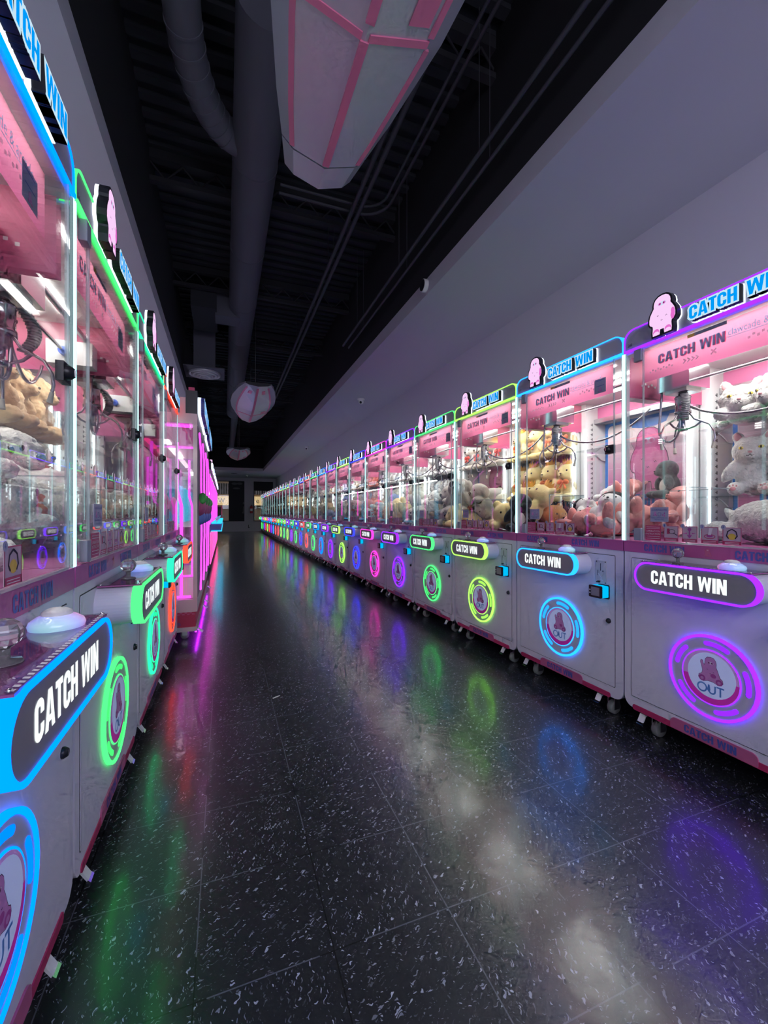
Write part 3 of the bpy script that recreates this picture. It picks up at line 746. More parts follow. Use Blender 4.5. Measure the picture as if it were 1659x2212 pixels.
def make_plush(name, pose, ears, mat, voxel=.0085, fur=0., eyes='eye_black', extras=(), detail=True):
    root = empty(name, (0, 0, 0))
    P = list(SITP if pose == 'sit' else LIEP); hy, hz = (-.012, .225) if pose == 'sit' else (-.085, .100)
    fy = hy - (.074 if pose == 'sit' else .076)
    P += EARS[ears](0, hz, hy) + [((0, fy + .008, hz - .022), (.036, .026, .026), None)]
    if pose == 'lie': P.append(((0, .21, .08), (.018, .06, .018), (.6, 0, 0)))
    me = remeshed(P, voxel, mat, fur, R.random() * 9)
    ob = bpy.data.objects.new('body', me); COL.objects.link(ob); ob.parent = root
    big = fur > 0
    if detail:
        for s in (-1, 1):
            b = MB()
            if eyes == 'eye_yellow':
                b.ell((s * .038, fy + .010, hz + .012), (.0125, .006, .0085), 'eye_yellow', 10, 6, Euler((0, s * -.25, s * .4)).to_matrix()); b.ell((s * .038, fy + .0045, hz + .012), (.0032, .004, .008), 'eye_black', 8, 5)
            else: b.ell((s * .034, fy + .012, hz + .012), (.0085, .007, .0095), 'eye_black', 10, 6)
            b.build('eye', root)
        b = MB(); dn = ears == 'dog'
        b.ell((0, fy - .016, hz - .012), (.017, .010, .012) if dn else (.009, .006, .006), 'eye_black' if eyes != 'eye_yellow' else 'nose_pink', 10, 6); b.build('nose', root)
        b = MB()
        for s in (-1, 1): b.tube([(s * .0005, fy - .0165, hz - .022), (s * .006, fy - .0165, hz - .031), (s * .015, fy - .014, hz - .028)], .0014, 'eye_black', 5)
        b.build('mouth', root)
        if ears in ('cat', 'rabbit'):
            for s in (-1, 1):
                b = MB(); e = EARS[ears](0, hz, hy)[0 if s < 0 else 1]; c, r, ro = e
                b.ell((c[0], c[1] - r[1] * .72, c[2] + .002), (r[0] * .62, r[1] * .5, r[2] * .72), 'ear_pink', 10, 6, Euler(ro).to_matrix()); b.build('inner_ear', root)
        if 'crown' in extras:
            b = MB(); n = 15
            for k in range(n):
                a0, a1 = 2 * PI * k / n, 2 * PI * (k + 1) / n; am = (a0 + a1) / 2; q = .040; zt = hz + .062
                b.add([(q * math.cos(a0), hy + q * math.sin(a0), zt), (q * math.cos(a1), hy + q * math.sin(a1), zt), (q * 1.1 * math.cos(a1), hy + q * 1.1 * math.sin(a1), zt + .022), (q * 1.22 * math.cos(am), hy + q * 1.22 * math.sin(am), zt + .047), (q * 1.1 * math.cos(a0), hy + q * 1.1 * math.sin(a0), zt + .022)], [(0, 1, 2, 3, 4)], 'crown_gold')
            b.build('crown', root)
        for nm, mm in (('bow_orange', 'bow_orange'), ('bow_red', 'bow_red')):
            if nm in extras:
                b = MB(); z = hz - .072; y = fy + .010
                for s in (-1, 1): b.ell((s * .028, y, z), (.028, .010, .019), mm, 10, 6, Euler((0, s * .3, 0)).to_matrix()); b.tube([(s * .004, y, z - .006), (s * .026, y - .004, z - .048)], [.006, .010], mm, 6)
                b.ell((0, y - .006, z), (.009, .008, .010), mm, 8, 5); b.build('bow', root)
        if 'paw' in extras and pose == 'sit':
            for s in (-1, 1):
                b = MB(); b.ell((s * .058, -.1465, .032), (.012, .003, .010), 'nose_pink', 8, 5)
                for k in (-1, 0, 1): b.ell((s * .058 + k * .013, -.1455, .050 - abs(k) * .004), (.004, .003, .005), 'nose_pink', 6, 4)
                b.build('paw_pad', root)
        if 'patch' in extras:
            b = MB(); b.ell((-.040, fy + .018, hz + .020), (.030, .016, .028), 'black_matte', 12, 8); b.build('eye_patch', root)
        if 'hood' in extras:
            b = MB(); b.ell((0, hy + .012, hz + .018), (.094, .078, .074), 'black_matte', 16, 10); b.build('hood', root)
        if 'belly' in extras:
            b = MB(); b.ell((0, -.024 if pose == 'sit' else .0, .095), (.052, .042, .065), 'muzzle_cream', 14, 8); b.build('belly_patch', root)
    return root
def make_simple(name, pose, ears):
    P = list(SITP if pose == 'sit' else LIEP); hy, hz = (-.012, .225) if pose == 'sit' else (-.085, .100)
    P += EARS[ears](0, hz, hy) + [((0, hy - .068, hz - .022), (.036, .026, .026), None)]
    me = remeshed(P, .014, 'plush_object')
    me.materials.append(M['eye_black'])
    ob = bpy.data.objects.new(name, me); COL.objects.link(ob)
    b = bmesh.new(); b.from_mesh(me); f0 = len(b.faces)
    for s in (-1, 1):
        g = bmesh.ops.create_icosphere(b, subdivisions=1, radius=.010, matrix=Matrix.Translation((s * .034, hy - .066, hz + .012)))
    g = bmesh.ops.create_icosphere(b, subdivisions=1, radius=.012, matrix=Matrix.Translation((0, hy - .090, hz - .012)))
    b.faces.ensure_lookup_table()
    for f in b.faces[f0:]: f.material_index = 1
    b.to_mesh(me); b.free()
    return ob

KIND = {
    'cat_sit': make_plush('cat_plush', 'sit', 'cat', 'fur_white', .0075, .0035, 'eye_yellow', ('paw',)),
    'cat_lie': make_plush('cat_plush', 'lie', 'cat', 'fur_white', .0075, .0035, 'eye_yellow'),
    'bear_crown': make_plush('bear_plush', 'sit', 'bear', 'plush_object', extras=('crown', 'bow_orange')),
    'bear_lie': make_plush('bear_plush', 'lie', 'bear', 'plush_object', extras=()),
    'dog_bow': make_plush('dog_plush', 'sit', 'dog', 'plush_object', extras=('bow_red',)),
    'dog_lie': make_plush('dog_plush', 'lie', 'dog', 'plush_object'),
    'rabbit': make_plush('rabbit_plush', 'sit', 'rabbit', 'plush_object'),
    'hooded': make_plush('hooded_plush', 'sit', 'cat', 'plush_object', extras=('hood',)),
    'penguin': make_plush('penguin_plush', 'sit', 'none', 'plush_object', extras=('belly',)),
    'panda_dog': make_plush('dog_plush', 'sit', 'dog', 'plush_object', extras=('patch',)),
    'shaggy_dog': make_plush('shaggy_dog_plush', 'lie', 'dog', 'fur_white', .007, .0065, 'eye_black'),
    'shaggy_bear': make_plush('shaggy_bear_plush', 'sit', 'bear', 'plush_object', .007, .0060),
    's_bear': make_simple('bear_plush', 'sit', 'bear'), 's_dog': make_simple('dog_plush', 'lie', 'dog'), 's_rabbit': make_simple('rabbit_plush', 'sit', 'rabbit'),
}
ANIMAL = {'cat_sit': 'cat', 'cat_lie': 'cat', 'bear_crown': 'crowned bear', 'bear_lie': 'bear', 'dog_bow': 'dog with red bow', 'dog_lie': 'dog', 'rabbit': 'rabbit', 'hooded': 'black hooded cat', 'penguin': 'penguin', 'panda_dog': 'black eyed dog', 'shaggy_dog': 'shaggy dog', 'shaggy_bear': 'shaggy bear', 's_bear': 'bear', 's_dog': 'dog', 's_rabbit': 'rabbit'}
CATG = {'cat': 'soft toy'}

proto = make_machine()
bpy.context.view_layer.update()
KIDS = kids_of(bpy.data.objects)

# ------------------------------------------------------------------ rows of machines
LED = {'purple': (.080, .006, .60), 'cyan': (.006, .115, .52), 'lime': (.105, .36, .030), 'green': (.018, .29, .050), 'magenta': (.38, .012, .20), 'blue': (.010, .015, .58), 'coral': (.38, .026, .026), 'teal': (.006, .30, .10), 'orange': (.47, .020, .010), 'azure': (.0, .070, .52)}
right = ['purple', 'cyan', 'lime', 'green', 'purple', 'magenta', 'blue', 'lime', 'purple', 'azure', 'green', 'coral', 'blue', 'green', 'purple', 'lime', 'green', 'lime', 'coral', 'coral', 'cyan', 'purple', 'coral', 'lime', 'coral', 'purple', 'green', 'green']
XR, Y0, PITCH = 1.81, 1.4969, .8013
ORD = ['nearest', 'second', 'third', 'fourth', 'fifth', 'sixth', 'seventh', 'eighth', 'ninth', 'tenth', 'eleventh', 'twelfth', 'thirteenth', 'fourteenth', 'fifteenth', 'sixteenth', 'seventeenth', 'eighteenth', 'nineteenth', 'twentieth', 'twenty-first', 'twenty-second', 'twenty-third', 'twenty-fourth', 'twenty-fifth', 'twenty-sixth', 'twenty-seventh', 'farthest']
MACH = []
def place_machine(loc, rz, colour, num, label, group, first):
    r = proto if first else copy_tree(proto, KIDS, LED[colour] + (1,))
    r.location = loc; r.rotation_euler = (0, 0, rz)
    tag(r, label, 'claw machine', group)
    if first:
        def paint(o):
            o.color = LED[colour] + (1,)
            for c in KIDS.get(o, []): paint(c)
        paint(r)
    hs = [c for c in bpy.data.objects if c.parent == r and c.name.startswith('header_sign')][0]
    b = mb(); font_flat(b, str(num), .022, .044, 1.828, .013, -.0012, 'black'); b.build('number_tag', hs)
    MACH.append(r); return r
for k in range(28):
    loc = (XR + MD / 2, Y0 + PITCH * k - .4, 0)
    lab = ('%s lit claw machine, %s in the long right row, counting from the camera' % (right[k], ORD[k])) if k < 27 else 'green lit claw machine at the far end of the long right row'
    place_machine(loc, -PI / 2, right[k], 28 - k, lab, 'claw machines in the long right row', k == 0)
XL, YL, PL = -.345, 1.235, .805
for k, (cn, num, adj) in enumerate((('azure', 55, 'nearest, cropped by the left edge'), ('green', 56, 'second in the left row'), ('teal', 57, 'third in the left row'), ('orange', 58, 'last before the tall pink cabinets'))):
    nm = {'azure': 'blue'}.get(cn, cn)
    place_machine((XL - MD / 2, YL + PL * (k - 1) + .4, 0), PI / 2, cn, num, '%s lit claw machine, %s' % (nm, adj), 'claw machines in the left row', False)

# ------------------------------------------------------------------ toys in the machines
CREAM = (.80, .74, .62, 1); YEL = (.85, .68, .30, 1); GREY = (.50, .46, .42, 1); PINK = (.85, .33, .30, 1); WHITE = (.80, .79, .77, 1); BLACK = (.02, .022, .028, 1); TAN = (.62, .40, .22, 1); BROWN = (.40, .23, .12, 1); RED = (.60, .08, .05, 1); ORG = (.75, .28, .07, 1); BLUE = (.20, .30, .55, 1); LIL = (.55, .42, .62, 1); ROSE = (.78, .50, .50, 1)
CNAME = {CREAM: 'cream', YEL: 'yellow', GREY: 'grey', PINK: 'salmon pink', WHITE: 'white', BLACK: 'black', TAN: 'tan', BROWN: 'brown', RED: 'red', ORG: 'orange', BLUE: 'blue', LIL: 'lilac', ROSE: 'rose'}
used = set()
def toy(mi, kind, color, x, y, z, rz=0., tilt=(0, 0), s=1., where='', mname=''):
    src = KIND[kind]
    if kind not in used: o = src; used.add(kind)
    else: o = copy_tree(src, KIDS)
    def paint(q):
        q.color = color
        for c in (KIDS.get(src, []) if q is o and o is src else [c for c in bpy.data.objects if c.parent == q] if False else []): c.color = color
    o.color = color
    if kind[:2] != 's_':
        for c in (KIDS[src] if o is src else LAST_KIDS(o)): c.color = color
    r = MACH[mi]; q = r.matrix_basis.to_3x3() if False else Euler((0, 0, r.rotation_euler.z)).to_matrix()
    p = q @ Vector((x + OX, y + OY, z)) + r.location
    body = o if o.type == 'MESH' else [c for c in (KIDS[src] if o is src else LAST_KIDS(o)) if c.name.startswith('body')][0]
    lr = Euler((tilt[0], tilt[1], rz)).to_matrix(); pts = [lr @ (v.co * s) for v in list(body.data.vertices)[::7]]
    lo = [min(v[i] for v in pts) for i in range(3)]; hi = [max(v[i] for v in pts) for i in range(3)]
    x = min(max(x, .022 - lo[0]), .778 - hi[0]); y = min(max(y, .016 - lo[1]), .708 - hi[1])
    if z < SH1 - .01: z = max(z, FL - lo[2])
    else: z -= lo[2]
    p = q @ Vector((x + OX, y + OY, z)) + r.location
    o.location = p; o.scale = (s, s, s)
    o.rotation_euler = (q @ Euler((tilt[0], tilt[1], rz)).to_matrix()).to_euler()
    cn = CNAME[color]
    if cn in ANIMAL[kind].split()[0]: cn = ''
    lab = ' '.join(('%s plush %s, %s, %s' % (cn, ANIMAL[kind], where, mname)).split()).replace(' ,', ',')
    tag(o, lab, 'soft toy', 'soft toys in the %s' % mname.replace('in the ', '').replace('of the ', ''))
    return o
CHILD = {}
def LAST_KIDS(o):
    return [c for c in COPIED if c.parent == o]
COPIED = []
_ct = copy_tree
def copy_tree(o, kids, color=None):
    c = o.copy(); COL.objects.link(c); COPIED.append(c)
    if len(COPIED) > 60: del COPIED[:-60]
    if color: c.color = color
    for ch in kids.get(o, []):
        k = copy_tree(ch, kids, color); k.parent = c
    return c
POS = ['first', 'second', 'third', 'fourth', 'fifth', 'sixth', 'seventh', 'eighth', 'ninth']
FL, SH1, SH2 = .904, 1.119, 1.459
def row(mi, kind, color, z, n, name, mname, x0=.13, x1=.67, y=.60, s=1.):
    for k in range(n):
        x = x0 + (x1 - x0) * (k / max(n - 1, 1))
        toy(mi, kind, color, x, y + R.uniform(-.01, .01), z, R.uniform(-.15, .15), s=s * R.uniform(.97, 1.03), where='%s from left, %s shelf' % (POS[k], name), mname=mname)
def pile(mi, items, mname, s=1., z0=FL, chute=True):
    # items: (kind, colour); spread in two layers over the playfield beside the chute
    spots = [(.42, .14), (.60, .16), (.70, .34), (.50, .34), (.20, .42), (.36, .50), (.62, .52), (.14, .58), (.50, .24)]
    up = {7: .10, 8: .12, 6: .09, 5: .08}
    nm = ['front left', 'front right', 'right side', 'middle', 'left side', 'centre back', 'right back', 'far left back', 'top']
    for k, (kd, c) in enumerate(items):
        x, y = spots[k]; flop = R.choice([0, 0, 1, -1])
        lie = kd.endswith('lie') or kd == 's_dog' or kd == 'shaggy_dog'
        tl = (0, 0) if lie else ((-PI / 2 + .25) if flop == 1 else 0, 0) if flop >= 0 else (0, PI / 2 - .3)
        zz = z0 + up.get(k, 0) + (0 if lie or flop == 0 else .085 * s)
        toy(mi, kd, c, x, y, zz, R.uniform(-.9, .9), tl, s * R.uniform(.92, 1.05), '%s of pile' % nm[k], mname)
mn = lambda k: '%s right machine' % ORD[k]
# nearest: white cats
for k, x in enumerate((.235, .43, .625)):
    toy(0, 'cat_sit', WHITE, x, .565, SH1, (.35, -.25, .1)[k], s=.95, where='%s of the middle shelf' % ('left', 'centre', 'right')[k], mname=mn(0))
for k, x in enumerate((.24, .44, .63)):
    toy(0, 'cat_lie', WHITE, x, .57, SH2, (.4, -.3, 0)[k], s=.95, where='%s of the top shelf' % ('left', 'centre', 'right')[k], mname=mn(0))
toy(0, 'cat_lie', WHITE, .52, .30, FL, 1.15, s=1.35, where='large, front of the playfield', mname=mn(0))
toy(0, 'cat_lie', WHITE, .66, .50, FL, .2, s=1.25, where='right back of the playfield', mname=mn(0))
# second: pink rabbits and black hooded cats
for k, (x, y, z, rz, tl, sc, wh) in enumerate(((.46, .45, .0, .5, (-1.25, .2), 1.0, 'on its back, centre of pile'), (.66, .34, .07, .2, (-1.35, .2), 1.0, 'on its back, right of pile'), (.70, .55, .0, -.3, (-.5, 0), 1.0, 'propped up, right back of pile'), (.40, .14, .0, .7, (-1.4, 0), .8, 'lying behind the front glass'), (.66, .10, .0, 1.7, (-1.5, 0), .9, 'lying in the front right corner'), (.20, .46, .0, 1., (0, 1.2), .9, 'on its side, left of pile'), (.56, .26, .06, -1., (-1.4, 0), .9, 'head first in middle of pile'))):
    toy(1, 'rabbit', PINK, x, y, FL + z, rz, tl, sc, wh, mn(1))
toy(1, 'hooded', WHITE, .57, .10, FL + .02, .35, (-.6, .1), s=.85, where='leaning on the front glass', mname=mn(1))
toy(1, 'hooded', WHITE, .44, .22, FL + .07, 1.2, (-1.0, 0), s=.75, where='tipped over near centre of pile', mname=mn(1))
toy(1, 'dog_lie', WHITE, .24, .58, SH1, 1.2, s=.62, where='left end of middle shelf', mname=mn(1))
toy(1, 'rabbit', PINK, .40, .60, SH1, .2, (-1.2, 0), s=.62, where='tipped over on middle shelf', mname=mn(1))
toy(1, 'penguin', BLACK, .60, .60, SH1, -.6, s=.75, where='right of middle shelf', mname=mn(1))
# third: yellow crowned bears
row(2, 'bear_crown', YEL, SH1, 4, 'middle', mn(2), .10, .66, .60, .98)
row(2, 'bear_crown', YEL, SH2, 4, 'top', mn(2), .12, .68, .60, .9)
toy(2, 'bear_lie', YEL, .40, .16, FL, .9, s=1.2, where='at the front of the pile', mname=mn(2))
toy(2, 'bear_crown', YEL, .62, .22, FL + .05, -.5, (-.7, .2), s=1.15, where='leaning back at the front right', mname=mn(2))
toy(2, 'bear_lie', ORG, .60, .44, FL, 1.6, s=1.1, where='at the right of the pile', mname=mn(2))
toy(2, 'bear_crown', YEL, .42, .42, FL, .4, s=1.15, where='upright in the middle of the pile', mname=mn(2))
toy(2, 'penguin', BLACK, .72, .12, FL, .6, s=.9, where='in the front right corner', mname=mn(2))
toy(2, 'dog_lie', TAN, .20, .44, FL, .3, s=1.1, where='at the left of the pile', mname=mn(2))
# fourth: grey dogs with red bows
row(3, 'dog_bow', GREY, SH2, 4, 'top', mn(3), .12, .68, .60, .95)
row(3, 'dog_lie', GREY, SH1, 3, 'middle', mn(3), .16, .64, .58, 1.1)
pile(3, [('dog_lie', GREY), ('bear_lie', YEL), ('panda_dog', GREY), ('dog_bow', GREY), ('dog_lie', CREAM), ('dog_bow', GREY), ('panda_dog', CREAM), ('dog_lie', GREY), ('panda_dog', GREY)], mn(3), 1.2)
# fifth: white shaggy bears
row(4, 'shaggy_bear', WHITE, SH2, 4, 'top', mn(4), .12, .68, .60, .95)
row(4, 'shaggy_bear', WHITE, SH1, 4, 'middle', mn(4), .12, .68, .60, 1.0)
pile(4, [('dog_lie', CREAM), ('dog_lie', GREY), ('shaggy_bear', WHITE), ('shaggy_bear', WHITE), ('dog_lie', WHITE), ('shaggy_bear', WHITE), ('dog_lie', TAN), ('rabbit', WHITE)], mn(4), 1.15)
MIX = [[WHITE, YEL, ORG, CREAM], [WHITE, RED, BLUE, CREAM], [RED, ORG, GREY, ROSE], [CREAM, WHITE, TAN, GREY], [LIL, WHITE, ROSE, BLUE], [TAN, YEL, CREAM, WHITE], [YEL, TAN, CREAM, BROWN], [CREAM, TAN, WHITE, GREY]]
for mi in range(5, 28):
    cs = MIX[(mi - 5) % len(MIX)]; near = mi < 8
    ks = ['bear_lie', 'dog_bow', 'rabbit', 'panda_dog'] if near else ['s_bear', 's_dog', 's_rabbit', 's_bear']
    rk = R.choice(['shaggy_bear', 'dog_bow', 'rabbit']) if near else R.choice(['s_bear', 's_rabbit'])
    row(mi, rk, cs[0], SH2, 4 if near else 3, 'top', mn(mi), .13, .67, .60, .95)
    row(mi, rk, cs[3], SH1, 4 if near else 3, 'middle', mn(mi), .13, .67, .60, .95)
    pile(mi, [(R.choice(ks), R.choice(cs)) for q in range(7 if near else 5)], mn(mi), 1.15)
# left row
ml = lambda k: '%s left machine' % ('blue lit', 'green lit', 'teal lit', 'orange lit')[k]
for k, x in enumerate((.20, .42, .64)): toy(29, 'shaggy_bear', TAN, x, .58, SH2 - .06, (-.3, .2, -.5)[k], s=1.1, where='%s of the top shelf' % ('left', 'centre', 'right')[k], mname=ml(1))
for k, x in enumerate((.24, .56)): toy(29, 'shaggy_dog', WHITE, x, .56, SH1, (.4, -.3)[k], s=1.15, where='%s of the middle shelf' % ('left', 'right')[k], mname=ml(1))
toy(29, 'shaggy_dog', WHITE, .22, .22, FL, 1.0, s=1.6, where='very large, front left of the playfield', mname=ml(1))
toy(29, 'shaggy_dog', WHITE, .34, .52, FL + .05, .4, s=1.3, where='large, back of the playfield', mname=ml(1))
toy(29, 'rabbit', RED, .46, .20, FL + .06, .3, (-1.4, .0), s=1.0, where='on its back by the front glass', mname=ml(1))
toy(29, 'rabbit', RED, .60, .46, FL + .08, 1.3, (-1.2, .0), s=1.1, where='on its back at the right', mname=ml(1))
toy(29, 'bear_lie', TAN, .66, .16, FL, .6, s=1.0, where='front right of the playfield', mname=ml(1))
toy(28, 'shaggy_dog', WHITE, .56, .30, FL, .9, s=1.4, where='front of the playfield', mname=ml(0))
toy(28, 'shaggy_bear', TAN, .66, .58, SH1, -.3, s=1.1, where='right of the middle shelf', mname=ml(0))
row(30, 'shaggy_bear', TAN, SH2 - .06, 3, 'top', ml(2), .16, .64, .58, 1.1)
for mi, rk, ca_, cb_ in ((30, 'dog_bow', CREAM, GREY), (31, 'rabbit', WHITE, ROSE)):
    row(mi, rk, ca_, SH1, 4, 'middle', ml(mi - 28), .13, .67, .60, 1.0)
    pile(mi, [('bear_lie', cb_), ('dog_lie', TAN), ('panda_dog', ca_), ('bear_lie', TAN), ('rabbit', cb_), ('dog_lie', ca_)], ml(mi - 28), 1.1)

# ------------------------------------------------------------------ tall pink cabinets on the left
def tall_cabinet():
    W, D = 1.22, .90; root = empty('prize_cabinet', (0, 0, 0)); q = lambda: MB(-W / 2, -D / 2, 0)
    b = q(); b.box(0, W, .0, D, .245, .345, 'cabinet_cream'); b.box(0, W, .0, D, .09, .125, 'cabinet_cream'); b.box(.004, W - .004, .012, D, .125, .245, 'checker_red')
    for k in range(24):
        for j in range(2):
            if (k + j) % 2 == 0:
                b.box(.0035, .0045, .02 + k * .018, .038 + k * .018, .222 + j * .011, .233 + j * .011, 'trim_pink'); b.flat(rect(.02 + k * .018, .222 + j * .011, .038 + k * .018, .233 + j * .011), .0115, 'trim_pink')
    vs, fs = font_mesh('arcade'); xs = [v[0] for v in vs]; zs = [v[1] for v in vs]
    b.add([(.003, .34 - (v[0] - min(xs)) / (max(xs) - min(xs)) * .22, .140 + (v[1] - min(zs)) / (max(zs) - min(zs)) * .035) for v in vs], fs, 'print_blue')
    b.build('base', root)
    for cx in (.14, W - .14):
        for cy in (.10, D - .10):
            b = q(); b.box(cx - .02, cx + .02, cy - .02, cy + .02, .03, .09, 'steel'); b.lathe([(.012, -.014), (.034, -.014), (.034, .014), (.012, .014)], (cx, cy, .034), 'rubber', 14, 'x')
            b.prism([(cy - .14, .05), (cy - .09, .088), (cy - .06, .088), (cy - .06, .080), (cy - .09, .078), (cy - .13, .044)], cx - .03, cx + .02, 'white_plastic', 'x'); b.build('caster', root)
    b = q(); b.box(.05, W - .05, .006, .020, .068, .082, 'neon_violet'); b.build('underglow_strip', root)
    b = q(); b.box(0, .045, 0, .030, .345, 1.75, 'cabinet_cream'); b.box(W - .045, W, 0, .030, .345, 1.75, 'cabinet_cream'); b.box(0, .04, D - .26, D, .345, 1.75, 'cabinet_cream'); b.box(W - .04, W, D - .26, D, .345, 1.75, 'cabinet_cream'); b.box(.04, W - .04, D - .03, D, .345, 1.75, 'cabinet_cream')
    b.box(0, W, 0, D, 1.75, 1.83, 'cabinet_cream'); b.box(.0, W, .085, .125, 1.83, 1.955, 'cabinet_cream'); b.build('frame', root)
    b = q(); b.box(.010, .014, .03, D - .26, .345, 1.75, 'glass'); b.build('side_glass', root)
    b = q(); b.box(W - .014, W - .010, .03, D - .26, .345, 1.75, 'glass'); b.build('side_glass', root)
    b = q(); b.box(.045, W - .045, .008, .013, .345, 1.75, 'glass'); b.build('front_glass', root)
    b = q(); b.box(.045, W - .045, .03, D - .03, .346, .350, 'check_white'); b.box(.05, W - .05, .50, D - .05, 1.58, 1.74, 'pink_band'); b.box(.05, W - .05, .50, .52, .36, 1.58, 'trim_pink')
    for x in (.25, .95): b.box(x, x + .02, .46, .48, .36, 1.60, 'white_plastic')
    b.box(.20, W - .20, .46, .48, 1.15, 1.20, 'white_plastic'); b.box(.25, W - .25, .465, .475, .40, .43, 'neon_rose'); b.build('interior', root)
    def strip(pts, name='neon_tube', m='neon_pink', r=.011):
        b = q(); b.tube(pts, r, m, 6); b.build(name, root)
    y = -.010
    for x0, x1 in ((.08, .52), (.66, 1.10)):
        strip([(x0 + .06, y, 1.70), (x0 + .34, y, 1.56), (x0 + .34, y, 1.26), (x0 + .40, y, 1.20), (x0 + .40, y, .80), (x0 + .34, y, .74), (x0 + .34, y, .48), (x0 + .22, y, .37)], r=.0075)
        b = q(); b.box(x0 - .05, x1 + .02, -.003, .004, .355, 1.74, 'mauve_panel'); b.build('antiglare_board', root)  # opaque board added over the glass to stop the tubes mirroring in it
        b = q(); b.ell(((x0 + x1) / 2, -.005, 1.10), (.16, .05, .10), 'berry_pink', 16, 8)
        b.ell(((x0 + x1) / 2, -.005, 1.00), (.07, .045, .07), 'sky_blue_paint', 12, 8); fo = b.build('fruit_ornament', root)
        for sx in (-1, 1):
            b = q(); b.ell(((x0 + x1) / 2 + sx * .10, -.03, 1.16), (.07, .035, .03), 'leaf_green', 10, 6, Euler((0, sx * .7, 0)).to_matrix()); b.build('leaf', fo)
    b = q(); b.box(.10, W - .10, .30, .36, 1.735, 1.749, 'floor_fill_pink'); b.build('light_strip', root)  # strip added to brighten the cabinet's interior floor
    for yy in (.12, .30): strip([(.05, yy, .36), (.05, yy, 1.10), (.05, yy + .03, 1.22), (.05, yy + .03, 1.60)])
    strip([(.05, .04, 1.735), (.05, D - .28, 1.735)]); strip([(.05, .05, .36), (.05, D - .28, .36)])
    for x in (.28, W - .28): strip([(x, .49, .40), (x, .49, 1.58)])
    strip([(.1, .45, 1.70), (W - .1, .45, 1.70)], m='neon_rose', r=.02)
    # black header box with raised letters
    b = q(); b.box(.02, W - .02, .0, .085, 1.835, 2.02, 'black'); b.box(.02, W - .02, .02, .065, 2.02, 2.045, 'crimson'); hd = b.build('header_sign', root)
    for txt, x0, x1 in (('CATCH', .12, .62), ('WIN', .72, 1.06)):
        w, ps = word(txt); ps = fit(ps, w, x0, 1.86, x1, 1.985); b = q()
        for p in ps: b.prism(grow(p, .014), -.022, 0, 'halo_white', caps=False); b.prism(grow(p, .012), -.05, -.022, 'print_blue')
        for k, p in enumerate(ps): b.flat(grow(p, .011), -.0503 - .00001 * k, 'letter_rim')
        for k, p in enumerate(ps): b.flat(p, -.0513 - .00001 * k, 'letter_blue')
        b.build('letter_sign', hd)
    return root
tc = tall_cabinet(); bpy.context.view_layer.update(); KIDS = kids_of(bpy.data.objects)
tag(tc, 'tall pink neon prize cabinet with black header, beside the orange lit machine', 'arcade machine', 'tall pink neon cabinets'); tc.location = (-.205 - .45, 3.69 + .61, 0); tc.rotation_euler = (0, 0, PI / 2)
t2 = copy_tree(tc, KIDS); t2['label'] = 'tall pink neon prize cabinet with black header, farther of the two'; t2.location = (-.205 - .45, 3.69 + .61 + 1.235, 0)

